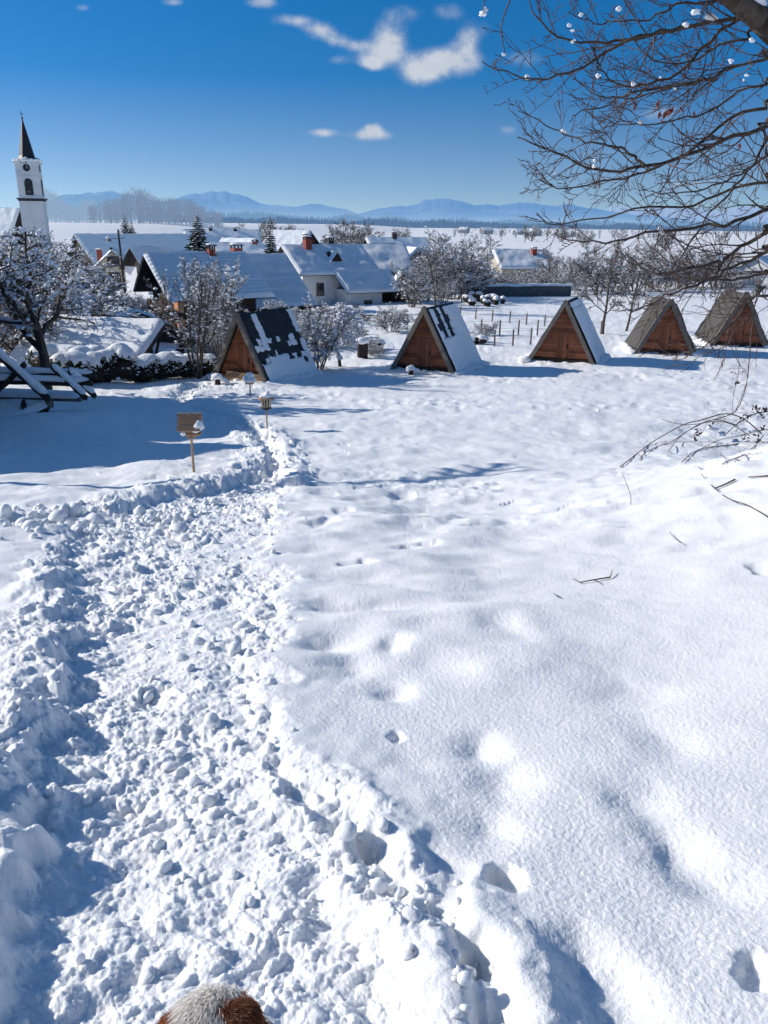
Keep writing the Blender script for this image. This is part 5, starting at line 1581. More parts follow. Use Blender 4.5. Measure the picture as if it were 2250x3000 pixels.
far_wood('wood', 'grey bare wood on the slope between the church tower and the plain', 196, 480, 600, 690, 240, 15, 20, M['wood_a'], 1, 'bare', [(190, .7), (225, 1.05), (260, 1.1), (330, 1.05), (420, .85), (470, .6), (485, .35)])
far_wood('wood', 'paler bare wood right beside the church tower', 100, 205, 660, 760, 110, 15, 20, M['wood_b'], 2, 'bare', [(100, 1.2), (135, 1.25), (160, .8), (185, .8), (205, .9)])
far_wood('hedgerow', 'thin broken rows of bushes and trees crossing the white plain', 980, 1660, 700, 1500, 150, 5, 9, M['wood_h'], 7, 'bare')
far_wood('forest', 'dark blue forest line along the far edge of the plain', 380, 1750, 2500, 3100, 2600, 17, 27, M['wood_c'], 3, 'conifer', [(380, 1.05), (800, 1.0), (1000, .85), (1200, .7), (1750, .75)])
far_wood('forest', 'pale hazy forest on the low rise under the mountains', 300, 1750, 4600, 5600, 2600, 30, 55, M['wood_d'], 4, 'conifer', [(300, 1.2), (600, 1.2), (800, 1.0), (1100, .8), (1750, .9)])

# ------------------------------------------------------------------ the tree overhead on the right
def cr(pts, n):
    """Catmull-Rom through pts (k,3)"""
    P = np.array(pts, float); P = np.concatenate([[2 * P[0] - P[1]], P, [2 * P[-1] - P[-2]]])
    k = len(P) - 3; out = []
    for t in np.linspace(0, k - 1e-6, n):
        i = int(t); f = t - i; a, b, c, d = P[i:i + 4]
        out.append(.5 * ((2 * b) + (-a + c) * f + (2 * a - 5 * b + 4 * c - d) * f * f + (-a + 3 * b - 3 * c + d) * f ** 3))
    return np.array(out)
MAIN = [
    (.016, 6.4, 5.4, [(1560, 80), (1400, 112), (1250, 140), (1050, 180), (900, 210), (760, 215), (600, 190), (480, 90), (430, 0)]),
    (.015, 6.6, 5.6, [(1700, 60), (1500, 110), (1350, 220), (1200, 370), (1050, 430), (930, 440), (850, 410), (790, 350), (760, 250)]),
    (.013, 6.0, 5.2, [(1250, 140), (1100, 160), (950, 205), (820, 270), (700, 350), (560, 395), (450, 408), (330, 370), (190, 325)]),
    (.020, 6.6, 5.4, [(1760, 640), (1659, 655), (1500, 690), (1300, 770), (1150, 830), (1000, 860), (850, 875), (720, 850), (600, 790), (480, 740), (370, 690)]),
    (.016, 6.9, 5.6, [(1760, 520), (1650, 550), (1500, 590), (1350, 700), (1250, 780), (1100, 850), (950, 910), (800, 930), (620, 970), (490, 915)]),
    (.012, 6.2, 5.9, [(1740, 280), (1659, 310), (1480, 345), (1350, 410), (1150, 450), (950, 500), (800, 490), (700, 430)]),
    (.010, 5.8, 5.5, [(1020, 840), (960, 790), (880, 748), (780, 730), (640, 690), (520, 640), (390, 565)]),
    (.010, 6.4, 5.8, [(1400, 400), (1250, 425), (1100, 450), (950, 480), (860, 530), (700, 570), (645, 630)]),
    (.016, 5.8, 5.0, [(1760, 1040), (1659, 1075), (1480, 1140), (1350, 1152), (1150, 1180), (1000, 1200), (850, 1235), (700, 1240), (590, 1210)]),
    (.013, 6.2, 5.6, [(1760, 905), (1659, 925), (1500, 960), (1400, 1000), (1250, 1060), (1050, 1060), (870, 1100), (700, 1130), (560, 1150), (480, 1105)]),
    (.018, 5.5, 5.0, [(1760, 1130), (1659, 1190), (1550, 1240), (1400, 1340), (1250, 1380), (1100, 1400), (1000, 1360), (930, 1290)]),
    (.015, 5.3, 4.8, [(1760, 1230), (1659, 1290), (1500, 1360), (1380, 1420), (1250, 1480), (1100, 1530), (1000, 1580), (900, 1590)]),
    (.013, 5.6, 5.3, [(1760, 1370), (1659, 1390), (1500, 1430), (1350, 1432), (1200, 1420), (1080, 1380)]),
    (.012, 6.1, 5.2, [(1720, 640), (1650, 720), (1560, 870), (1450, 1000), (1330, 1130), (1230, 1290), (1130, 1420)]),
    (.012, 6.6, 6.0, [(1700, -60), (1400, 10), (1200, 20), (1040, 100), (880, 110), (760, 120), (640, 60)]),
    (.011, 6.3, 6.0, [(1700, 180), (1550, 200), (1400, 240), (1300, 300), (1200, 330), (1050, 300), (960, 180), (880, 60)]),
    (.012, 6.8, 6.3, [(1760, 430), (1650, 440), (1500, 470), (1380, 560), (1200, 610), (1050, 640), (900, 640), (800, 600)]),
    (.010, 5.2, 4.9, [(1740, 1500), (1640, 1470), (1560, 1560), (1430, 1700), (1300, 1790), (1180, 1830)]),
    (.013, 6.9, 6.2, [(1760, 760), (1650, 800), (1500, 900), (1350, 960), (1200, 990), (1060, 980)]),
]
def build_overhang():
    rng = np.random.default_rng(21)
    def D(cx, cy): return 958.5 + cx * .42223, cy * .42223
    tx, ty = 4.75, 6.7
    zg = gz(tx, ty)
    root = empty('overhanging_tree', (tx, ty, zg), 0, 'bare tree whose purple-brown branches sweep in from the right over the sky', 'tree')
    O = np.array([tx, ty, zg])
    tk = MB(); Pt = cr([(0, 0, -.5), (0.02, 0, 1.0), (-.05, .03, 2.4), (.02, -.02, 3.9), (.15, .05, 5.6)], 16)
    tubes(tk, [(Pt, np.linspace(.25, .13, 16))], 12); tk.build('trunk', M['bark'], root, True)
    lv = [[], [], [], []]
    # thick limb in the top right corner
    L0 = cr([np.array([0, 0, 2.2]), np.array(at(1680, 78, 6.2)) - O, np.array(at(1640, 40, 6.1)) - O, np.array(at(1590, 2, 6.0)) - O, np.array(at(1500, -90, 5.8)) - O, np.array(at(1400, -260, 5.6)) - O], 20)
    lm = MB(); tubes(lm, [(L0, np.linspace(.085, .05, 20))], 10); lm.build('limb', M['bark'], root, True)
    c1 = [dict(kids=11, ang=38, lr=.46, t0=.10, up=.35, wob=.11, rr=.62, taper=.55, m=7, rmin=.0034, tip=.4), dict(kids=6, ang=38, lr=.5, up=.3, wob=.16, rr=.7, rmin=.0026, m=6, tip=.6), dict(kids=3, ang=38, lr=.55, up=.25, wob=.2, rr=.75, rmin=.0022, m=5, tip=.7), dict(wob=.2, m=4)]
    snP, snR = [], []
    for bi, (r0, Ya, Yb, pts) in enumerate(MAIN):
        k = len(pts); W = []
        for j, (cx, cy) in enumerate(pts):
            f = j / (k - 1); x, y = D(cx, cy)
            W.append(np.array(at(x, y, Ya + (Yb - Ya) * f + .12 * math.sin(j * 1.7 + bi))) - O)
        if pts[0][0] > 1690:
            W = [np.array([0, 0, np.clip(W[0][2] + (.3 if W[0][2] < 2.6 else -.4), 1.0, 5.0)])] + W
        m = 26
        P = cr(W, m) + rng.normal(0, .006, (m, 3)); r = r0 * .72 * np.linspace(1.25, .2, m) ** 1.1 + .0012
        lv[0].append((P, r))
        Ltot = np.linalg.norm(np.diff(P, axis=0), axis=1).sum()
        nk = int(Ltot * (5.6 if bi < 8 or bi > 13 else 3.3))
        for q in range(nk):
            t = rng.uniform(.18 if len(W) > k else .03, .97)
            f = t * (m - 1); i = min(int(f), m - 2); f -= i
            p = P[i] * (1 - f) + P[i + 1] * f
            dd = P[i + 1] - P[i]; dd /= np.linalg.norm(dd)
            a = rad(36) * rng.uniform(.6, 1.5)
            dn = dd * math.cos(a) + perp(dd, rng) * math.sin(a)
            out = [[], [], []]
            LL = rng.uniform(.26, .8) * (1.12 - .8 * t)
            cf = [dict(kids=4, ang=36, lr=.5, t0=.15, up=rng.choice([.35, .35, .2, -.5]), wob=.10, rr=.72, m=7, rmin=.0024, tip=.4), dict(kids=2, ang=38, lr=.55, up=.25, wob=.15, rr=.8, rmin=.0017, m=5, tip=.6), dict(wob=.18, m=4, tip=.7)]
            grow(rng, out, p, dn, LL, max(r[i] * .45, .0028), 0, cf)
            lv[1] += out[0]; lv[2] += out[1]; lv[3] += out[2]
            if rng.uniform() < .018 and t < .85:
                snP.append(p + np.array([0, 0, .015])); snR.append(rng.uniform(.008, .016))
    mb = MB(); tubes(mb, lv[0], 7); mb.build('branches', M['bark'], root, True)
    tw = MB(); tubes(tw, lv[1], 5); tubes(tw, lv[2], 4); tubes(tw, lv[3], 3); tw.build('twigs', M['twig'], root, True)
    # clots of snow still hanging in the twigs
    for (cx, cy, s) in [(200, 70, .030), (308, 280, .016), (700, 78, .022), (643, 130, .022), (658, 215, .016), (790, 384, .022), (424, 400, .024), (897, 45, .024), (1290, 62, .035), (1240, 125, .028), (770, 850, .022), (1580, 210, .024), (1470, 310, .022), (1550, 385, .02), (970, 430, .02), (570, 890, .012), (1185, 455, .012)]:
        x, y = D(cx, cy); snP.append(np.array(at(x, y, 5.55)) - O); snR.append(s * .48)
        if cx < 320:
            # the clot hangs on a drooping twig of its own
            x2, y2 = D(cx + (30 if cx == 200 else -10), cy - 260)
            P = cr([np.array(at(x2 + 40, y2 - 60, 5.7)) - O, np.array(at(x2, y2 + 40, 5.6)) - O, np.array(at(x + 1, y - 10, 5.55)) - O, np.array(at(x, y, 5.55)) - O], 10)
            tubes(tw, [], 3)
            m_ = MB(); tubes(m_, [(P, np.linspace(.005, .002, 10))], 4); m_.build('twigs', M['twig'], root, True)
    sn = MB()
    Q = np.concatenate([np.array(snP), np.array(snP) + rng.normal(0, .012, (len(snP), 3))]); RR = np.concatenate([np.array(snR), np.array(snR) * .75])
    blobs(sn, Q, RR, rng, ICO2, (1.35, 1.0, 1.0), .3); sn.build('snow', M['tsnow'], root, True)
    ls = MB()
    for q in range(3): pass
    for (x0, y0, x1, y1) in [(1560, 70, 1500, 84), (1400, 112, 1330, 100)]:
        a = np.array(at(*D(x0, y0), 6.3)) - O; b = np.array(at(*D(x1, y1), 6.0)) - O
        t = np.linspace(0, 1, 8)[:, None]; P = a + (b - a) * t + np.array([0, 0, .02]); tubes(ls, [(P, .022 * np.sin(np.linspace(.2, 2.9, 8)))], 7)
    P = L0[5:14] + np.array([-.01, -.02, .075]); tubes(ls, [(P, .045 * np.sin(np.linspace(.3, 2.8, 9)))], 8)
    ls.build('limb_snow', M['tsnow'], root, True)
    # few withered leaves
    lf = MB(); v, f = [], []
    for (cx, cy) in [(1080, 545), (1120, 590), (1150, 570), (1110, 620), (1215, 555), (1280, 580), (1510, 750), (980, 535), (1165, 568), (1125, 600)]:
        c = np.array(at(*D(cx, cy), 5.7)) - O
        for q in range(2):
            a = rng.normal(0, 1, 3) * np.array([.5, .5, 1]); a /= np.linalg.norm(a); b = np.cross(a, rng.normal(0, 1, 3)); b /= np.linalg.norm(b)
            o = len(v); s = rng.uniform(.018, .034); c2 = c + rng.normal(0, .012, 3)
            v += [c2 - a * s, c2 + b * s * .42 - a * s * .1, c2 + a * s, c2 - b * s * .42 - a * s * .1]; f.append((o, o + 1, o + 2, o + 3))
    lf.add(v, f).build('withered_leaves', M['redleaf'], root)
build_overhang()

# ------------------------------------------------------------------ brambles on the bank
def build_bramble():
    rng = np.random.default_rng(33)
    def D(cx, cy): return 1290.3 + cx * .25331, 589.9 + cy * .25332
    gp = ground(*D(1380, 1420)); Y0 = gp.y
    O = np.array([gp.x, gp.y, gz(gp.x, gp.y)])
    root = empty('bramble_bush', tuple(O), 0, 'tangle of arching bramble canes with dark withered leaves on the right bank', 'bramble')
    canes = [
        (.012, [(195, 1660, -.2), (400, 1500, -.3), (520, 1410, -.3), (740, 1290, -.2), (900, 1250, -.1), (1070, 1200, 0), (1200, 1220, 0), (1300, 1280, 0), (1400, 1370, 0)]),
        (.010, [(600, 1550, -.2), (700, 1400, -.2), (830, 1310, -.1), (950, 1260, 0), (1100, 1220, .05), (1200, 1150, .1), (1270, 960, .1), (1290, 800, .1), (1310, 560, .1), (1340, 300, .1), (1390, 60, .1)]),
        (.010, [(720, 1620, -.3), (800, 1550, -.3), (900, 1510, -.3), (1010, 1480, -.2), (1150, 1450, -.1), (1300, 1430, 0)]),
        (.012, [(1080, 1390, -.2), (1200, 1280, -.1), (1320, 1210, 0), (1455, 1180, .1), (1620, 1190, .2)]),
        (.008, [(900, 1500, -.3), (1050, 1420, -.2), (1250, 1380, -.1), (1400, 1340, 0), (1560, 1330, .1)]),
        (.008, [(550, 1245, .2), (680, 1285, .1), (830, 1290, .1), (1000, 1265, .1), (1150, 1290, 0), (1300, 1390, 0)]),
        (.009, [(360, 1610, -.35), (390, 1560, -.3), (480, 1500, -.3), (650, 1430, -.2), (800, 1330, -.1), (1000, 1250, 0), (1200, 1300, 0)]),
        (.006, [(1150, 1200, .1), (1160, 1050, .1), (1190, 920, .1), (1210, 780, .1), (1180, 640, .15), (1130, 520, .2)]),
        (.006, [(1170, 1190, .1), (1230, 1050, .1), (1280, 880, .05), (1200, 760, .1), (1120, 560, .1), (1090, 400, .1)]),
        (.007, [(1190, 1600, -.3), (1230, 1540, -.25), (1330, 1480, -.2), (1420, 1380, 0)]),
        (.006, [(1060, 1660, -.35), (1130, 1600, -.3), (1260, 1560, -.2), (1400, 1500, -.1), (1600, 1450, 0)]),
    ]
    cm = MB(); tw = MB(); tp = []
    v, f = [], []
    def leaf(c, s):
        a = rng.normal(0, 1, 3) * np.array([1, .6, .8]); a /= np.linalg.norm(a); b = np.cross(a, rng.normal(0, 1, 3)); b /= np.linalg.norm(b)
        o = len(v); cup = np.cross(a, b) * s * .3
        v.extend([c - a * s, c + b * s * .5 - cup, c + a * s, c - b * s * .5 - cup, c]); f.extend([(o, o + 1, o + 4), (o + 1, o + 2, o + 4), (o + 2, o + 3, o + 4), (o + 3, o, o + 4)])
    for r, pts in canes:
        W = []
        for (cx, cy, dy) in pts:
            q = at(*D(cx, cy), Y0 + dy)
            g = gz(q.x, q.y)
            if q.z < g + .01: q = ground(*D(cx, cy)); q.z = gz(q.x, q.y) + .02
            W.append(np.array(q) - O)
        P = cr(W, 24); tubes(cm, [(P, np.linspace(r * .75, r * 1.3, 24))], 6)
        for k in range(16):
            i = rng.integers(1, 23); d = P[min(i + 1, 23)] - P[i - 1]; d /= np.linalg.norm(d) + 1e-9
            dn = d * .55 * rng.choice([-1, 1]) + perp(d, rng) * .8
            out = [[], []]
            grow(rng, out, P[i], dn / np.linalg.norm(dn), rng.uniform(.10, .42), .0035, 0, [dict(kids=3, ang=40, lr=.5, up=-.2, wob=.16, m=6, rr=.7, rmin=.002), dict(wob=.2, m=4)])
            tp += out[0] + out[1]
            if rng.uniform() < .22: leaf(out[0][0][0][-1], rng.uniform(.018, .035))
    tubes(tw, tp, 3)
    for (cx, cy, n, sp) in [(1250, 1400, 7, .05), (1330, 1490, 14, .06), (1230, 1550, 14, .05), (1200, 1600, 8, .04), (1370, 1410, 14, .06), (1350, 1150, 7, .04), (1400, 1185, 16, .06), (990, 1490, 12, .05), (860, 1370, 9, .05), (830, 1400, 5, .05), (1110, 1620, 7, .04), (1300, 1220, 8, .05), (790, 1560, 6, .03), (380, 1570, 4, .02), (1250, 1240, 6, .05), (1440, 1290, 12, .08), (1190, 930, 3, .02), (960, 1290, 5, .04)]:
        c = at(*D(cx, cy), Y0 - .05); c = np.array(c) - O
        for k in range(n): leaf(c + rng.normal(0, sp, 3), rng.uniform(.035, .07))
    cm.build('canes', M['twig'], root, True); tw.build('twigs', M['twig'], root, True)
    MB().add(v, f3=f).build('leaves', M['deadleaf'], root)
    sn = MB(); pts, rr = [], []
    for (cx, cy, s) in [(1000, 1330, .08), (960, 1320, .05), (1060, 1370, .07), (1180, 1430, .07), (1250, 1330, .05), (1320, 1350, .06)]:
        q = at(*D(cx, cy), Y0 - .02); pts.append(np.array(q) - O); rr.append(s)
    blobs(sn, pts, rr, rng, ICO2, (1.3, 1.2, .7), .2); sn.build('snow', M['tsnow'], root, True)
    return D
Db = build_bramble()
def twig_on_snow(pts, r, label, lift=.01, fork=None, name='fallen_twig', stand=False):
    W = []
    for (x, y) in pts:
        p = ground(x, y); W.append(p)
    if stand:
        Yq = W[-1].y; W = [at(x, y, Yq) for (x, y) in pts]; W[-1].z = gz(W[-1].x, W[-1].y) - .04
        W = [np.array(q) for q in W]
    else: W = [np.array((p.x, p.y, gz(p.x, p.y) + lift)) for p in W]
    O = W[0]
    root = empty(name, tuple(O), 0, label, 'twig')
    P = cr([q - O for q in W], 14)
    m = MB(); tubes(m, [(P, np.linspace(r * .7, r, 14))], 6); m.build('stem', M['twig'], root, True)
    if fork:
        m = MB(); ps = []
        for (x, y, h) in fork:
            p = ground(x, y); b = np.array((p.x, p.y, gz(p.x, p.y) + h)) - O; i = np.argmin(np.linalg.norm(P - b, axis=1))
            ps.append((cr([P[i], (P[i] + b) / 2 + np.array([.004, 0, .004]), b], 6), np.linspace(r * .8, r * .3, 6)))
        tubes(m, ps, 5); m.build('side_twigs', M['twig'], root, True)
twig_on_snow([Db(210, 1700), Db(250, 1800), Db(285, 1900), Db(285, 1985)], .004, 'thin bent stem standing out of the snow below the long bramble cane', stand=True)
twig_on_snow([Db(880, 1735), Db(1000, 1850), Db(1120, 1950), Db(1280, 2030), Db(1470, 2118)], .006, 'long curved bare twig lying across the bank to the right edge', .05)
twig_on_snow([Db(1010, 1832), Db(1090, 1805), Db(1172, 1775)], .011, 'short thick dark stick lying above the long curved twig', .02)
twig_on_snow([Db(1290, 1750), Db(1370, 1752), Db(1465, 1750)], .011, 'dark stick at the right edge below the bramble', .02)
twig_on_snow([(1252, 1257), (1285, 1252), (1318, 1246)], .006, 'forked dark twig poking from the smooth snow in the middle of the slope', .015, [(1322, 1235, .03), (1300, 1260, .01), (1235, 1250, .02)])
twig_on_snow([(1196, 1286), (1206, 1298)], .004, 'tiny twig stub left of and below the forked twig', .015)
twig_on_snow([(1446, 1147), (1458, 1160), (1471, 1173)], .0035, 'thin straw slanting in the snow below the thin bent stem', .03)

# ------------------------------------------------------------------ the dog at the lower edge
def build_dog():
    rng = np.random.default_rng(9)
    hx, hy, hz = at(457, 2172, 1.0)
    # head centre is lower than the visible crown
    crown = np.array([hx, hy, hz])
    R = .074
    Hc = crown + np.array([0, -.012, -R * .92])
    g = gz(hx, hy - .1)
    root = empty('dog', (hx, hy - .35, g), 0, 'brown and white dog seen from behind at the lower edge of the photo', 'dog')
    O = np.array([hx, hy - .35, g])
    # body: skin over joints, standing along the trail and looking ahead and down
    sh = Hc + np.array([.01, -.22, -.10]); hip = sh + np.array([.01, -.42, .0])
    J = [hip, (hip + sh) / 2 + np.array([0, 0, -.015]), sh, Hc + np.array([0, -.09, -.03]), Hc, Hc + np.array([0, .055, -.06]), Hc + np.array([0, .085, -.125])]
    Rr = [(.085, .10), (.088, .105), (.085, .115), (.06, .065), (.072, .068), (.042, .04), (.026, .026)]
    E = [(0, 1), (1, 2), (2, 3), (3, 4), (4, 5), (5, 6)]
    def leg(top, pts, rs, base_i):
        p = base_i
        for q, r in zip(pts, rs):
            J.append(np.array(q)); Rr.append((r, r)); E.append((p, len(J) - 1)); p = len(J) - 1
    for s in (-1, 1):
        gf = gz(sh[0] + s * .075, sh[1]); gb = gz(hip[0] + s * .075, hip[1] - .05)
        leg(sh, [sh + np.array([s * .07, .0, -.09]), (sh[0] + s * .075, sh[1] - .045, (sh[2] * .55 + gf * .45)), (sh[0] + s * .075, sh[1] - .02, gf + .10), (sh[0] + s * .075, sh[1] + .0, gf + .025), (sh[0] + s * .075, sh[1] + .045, gf + .018)], [.052, .036, .024, .026, .022], 2)
        leg(hip, [hip + np.array([s * .07, .01, -.08]), (hip[0] + s * .078, hip[1] + .07, hip[2] * .55 + gb * .45), (hip[0] + s * .075, hip[1] - .09, gb + .13), (hip[0] + s * .075, hip[1] - .07, gb + .025), (hip[0] + s * .075, hip[1] - .02, gb + .018)], [.062, .045, .024, .026, .022], 0)
    leg(hip, [hip + np.array([0, -.10, .04]), hip + np.array([.02, -.2, .07]), hip + np.array([.05, -.30, .06])], [.03, .022, .012], 0)
    me = bpy.data.meshes.new('body')
    me.from_pydata([tuple(q - O) for q in J], E, []); me.update()
    ob = bpy.data.objects.new('body', me); C.objects.link(ob); ob.parent = root
    sk = ob.modifiers.new('skin', 'SKIN'); sk.use_smooth_shade = True
    for k, dv in enumerate(me.skin_vertices[0].data): dv.radius = Rr[k]; dv.use_root = (k == 0)
    sb = ob.modifiers.new('subdivision', 'SUBSURF'); sb.levels = 2; sb.render_levels = 2
    # coat: white blaze and collar, chestnut patches
    m, nt, b = newmat('dog_coat')
    tc = nt.nodes.new('ShaderNodeTexCoord')
    n = noise_(nt, tc.outputs['Object'], 5.5, 3)
    pc = ramp(nt, n, [(.56, (.85, .80, .75)), (.60, (.30, .11, .05))])
    nt.links.new(pc, b.inputs['Base Color']); b.inputs['Roughness'].default_value = .8
    me.materials.append(m)
    # ears hanging from the sides of the skull
    em, nt, b = newmat('dog_ear'); b.inputs['Base Color'].default_value = (.26, .09, .04, 1); b.inputs['Roughness'].default_value = .8
    for s in (-1, 1):
        e = MB()
        U, V = np.meshgrid(np.linspace(0, 1, 14), np.linspace(0, 1, 14), indexing='ij')
        wdt = .034 * np.sin(np.clip(V * .82 + .18, 0, 1) * math.pi) ** .6 + .006
        x = s * (.056 + .040 * V ** .6 + .010 * np.sin(U * 3.1)); y = -.006 + (U - .5) * 2 * wdt; z = .024 - .115 * V
        G1 = np.stack([Hc[0] - O[0] + x, Hc[1] - O[1] + y, Hc[2] - O[2] + z], -1); G2 = G1 + np.array([s * .009, 0, .004])
        e.grid(G1); e.grid(G2[::-1]); e.grid(np.stack([G1[0], G2[0]])); e.grid(np.stack([G1[-1], G2[-1]])); e.grid(np.stack([G1[:, -1], G2[:, -1]])); e.grid(np.stack([G1[:, 0], G2[:, 0]]))
        e.build('ear', em, root, True)
    eye = bpy.data.materials.new('dog_eye'); eye.use_nodes = True; eye.node_tree.nodes['Principled BSDF'].inputs['Base Color'].default_value = (.01, .007, .005, 1); eye.node_tree.nodes['Principled BSDF'].inputs['Roughness'].default_value = .15
    for s in (-1, 1):
        e = MB(); blobs(e, [Hc - O + np.array([s * .035, .062, -.022])], [.011], rng, ICO2, (1, 1, 1), 0); e.build('eye', eye, root, True)
    e = MB(); blobs(e, [Hc - O + np.array([0, .100, -.140])], [.016], rng, ICO2, (1.2, .9, .9), 0); e.build('nose', eye, root, True)
    # fur
    N = 30000
    d = rng.normal(0, 1, (N, 3)); d /= np.linalg.norm(d, axis=1, keepdims=True); d[:, 2] = np.abs(d[:, 2]) * .9 - .25
    d /= np.linalg.norm(d, axis=1, keepdims=True)
    rx, ry, rz_ = .074, .080, .068
    rootp = Hc + d * np.array([rx, ry, rz_])
    # neck and withers behind the skull
    M2 = 22000
    t = rng.uniform(0, 1, M2); a = rng.uniform(-.2, math.pi + .2, M2)
    ax = Hc + np.array([0, -.03, .0]) + (sh - Hc - np.array([0, -.03, 0])) * t[:, None]
    rr = .070 + .035 * t
    nn = np.stack([np.cos(a), np.full(M2, -.1), np.sin(a)], -1)
    rootn = ax + nn * rr[:, None] * np.array([1.05, 1, .95])
    # ear fur
    M3 = 9000
    ev = rng.uniform(0, 1, M3); es = rng.choice([-1, 1], M3); eu = rng.uniform(-1, 1, M3)
    wd = .034 * np.sin(np.clip(ev * .82 + .18, 0, 1) * math.pi) ** .6 + .006
    roote = Hc + np.stack([es * (.066 + .040 * ev ** .6), -.006 + eu * wd, .026 - .115 * ev], -1)
    ne = np.stack([es * .8, eu * .5, .4 - .3 * ev], -1)
    M4 = 16000
    de = rng.normal(0, 1, (M4, 3)); de /= np.linalg.norm(de, axis=1, keepdims=True); de[:, 2] = np.abs(de[:, 2])
    es4 = rng.choice([-1, 1, 1], M4)
    c4 = np.stack([np.where(es4 > 0, .046, -.060), np.full(M4, -.004), np.where(es4 > 0, .046, .018)], -1)
    roote2 = Hc + c4 + de * np.array([.026, .030, .028]); roote2[:, 2] += np.where(es4 > 0, np.clip((roote2[:, 0] - Hc[0] - .05) / .03, 0, 1) * .016, 0)
    roote = np.concatenate([roote, roote2]); ne = np.concatenate([ne, de])
    Rt = np.concatenate([rootp, rootn, roote]); Nn = np.concatenate([d, nn, ne])
    down = np.array([0, -.55, -.55])
    lie = np.concatenate([np.tile(np.array([0, -1.0, -.1]), (N, 1)), np.tile(np.array([0, -.8, -.3]), (M2, 1)), np.tile(np.array([0, -.1, -1.0]), (M3, 1)), np.tile(np.array([.3, -.3, -.2]), (M4, 1))])
    side = Rt[:, 0] - Hc[0]
    lie[:, 0] += np.sign(side) * np.clip(np.abs(side) / .05, 0, 1) * .35
    L = rng.uniform(.016, .034, len(Rt))[:, None]; L[-M4:] *= .6
    dirn = Nn * .62 + lie * .75 + rng.normal(0, .22, Nn.shape); dirn /= np.linalg.norm(dirn, axis=1, keepdims=True)
    sd_ = np.cross(dirn, rng.normal(0, 1, dirn.shape)); sd_ /= np.linalg.norm(sd_, axis=1, keepdims=True)
    w_ = rng.uniform(.0005, .0010, len(Rt))[:, None]; w_[-M4:] *= .7
    midp = Rt + dirn * L * .55; tip = Rt + dirn * L * .8 + lie * L * .35
    V = np.stack([Rt - sd_ * w_ * .8, Rt + sd_ * w_ * .8, midp + sd_ * w_, midp - sd_ * w_, tip], 1) - O
    k = np.arange(len(Rt)) * 5
    fm = MB(); fm.add(V.reshape(-1, 3), np.stack([k, k + 1, k + 2, k + 3], 1), np.stack([k + 3, k + 2, k + 4], 1))
    # colours by place: blaze in the middle, chestnut at both sides
    bl = np.abs(side + .012 + .008 * np.sin((Rt[:, 1] - Hc[1]) * 60)) + .012 * vn(Rt[:, 0] * 60, Rt[:, 1] * 60, 7)
    width = .040 + .02 * ss(-.02, -.09, Rt[:, 1] - Hc[1])
    white = bl < width
    white[N + M2:] = False
    mixn = rng.uniform(0, 1, len(Rt))
    col = np.where(white[:, None], np.array([.93, .89, .84]) * (.8 + .3 * mixn[:, None]), np.array([.40, .15, .07]) * (.55 + .9 * mixn[:, None]))
    dark = (side > .03) & (Rt[:, 1] < Hc[1] + .02) & (mixn > .35)
    col = np.where((dark & ~white)[:, None], col * .45, col)
    fo = fm.mesh('fur', None)
    ca = fo.color_attributes.new('coat', 'FLOAT_COLOR', 'POINT')
    cc = np.ones((len(Rt), 5, 4)); cc[:, :, :3] = col[:, None, :]
    ca.data.foreach_set('color', cc.astype(np.float32).ravel())
    fmm, nt, b = newmat('dog_fur'); at_ = nd(nt, 'ShaderNodeVertexColor', layer_name='coat'); nt.links.new(at_.outputs[0], b.inputs['Base Color']); b.inputs['Roughness'].default_value = .6
    tl = nd(nt, 'ShaderNodeBsdfTranslucent'); nt.links.new(at_.outputs[0], tl.inputs[0]); mxs = nt.nodes.new('ShaderNodeMixShader'); mxs.inputs[0].default_value = .5
    nt.links.new(b.outputs[0], mxs.inputs[1]); nt.links.new(tl.outputs[0], mxs.inputs[2]); nt.links.new(mxs.outputs[0], [q for q in nt.nodes if q.type == 'OUTPUT_MATERIAL'][0].inputs[0])
    fo.materials.append(fmm)
    f_ = bpy.data.objects.new('fur', fo); C.objects.link(f_); f_.parent = root
    # the bare skull under the fur takes the same patches
build_dog()
# ------------------------------------------------------------------ light and sky
SUN_EL, SUN_AZ = rad(25.0), rad(-76.0)      # azimuth clockwise from straight ahead
sd = Vector((math.sin(SUN_AZ) * math.cos(SUN_EL), math.cos(SUN_AZ) * math.cos(SUN_EL), math.sin(SUN_EL)))
sl = bpy.data.lights.new('sun', 'SUN'); sl.energy = 5.0; sl.angle = rad(.53); sl.color = (1.0, .96, .895)
so = bpy.data.objects.new('sun', sl); C.objects.link(so)
so.location = (-30, 10, 40); so.rotation_euler = (-sd).to_track_quat('-Z', 'Y').to_euler()

w = bpy.data.worlds.new('World'); S.world = w; w.use_nodes = True
nt = w.node_tree; bg = nt.nodes['Background']
sky = nd(nt, 'ShaderNodeTexSky', sky_type='NISHITA')
sky.sun_disc = False; sky.sun_elevation = SUN_EL; sky.sun_rotation = SUN_AZ
sky.altitude = 900; sky.air_density = 1.0; sky.dust_density = .3; sky.ozone_density = 2.5
tc = nt.nodes.new('ShaderNodeTexCoord')
sep = nt.nodes.new('ShaderNodeSeparateXYZ'); nt.links.new(tc.outputs['Generated'], sep.inputs[0])
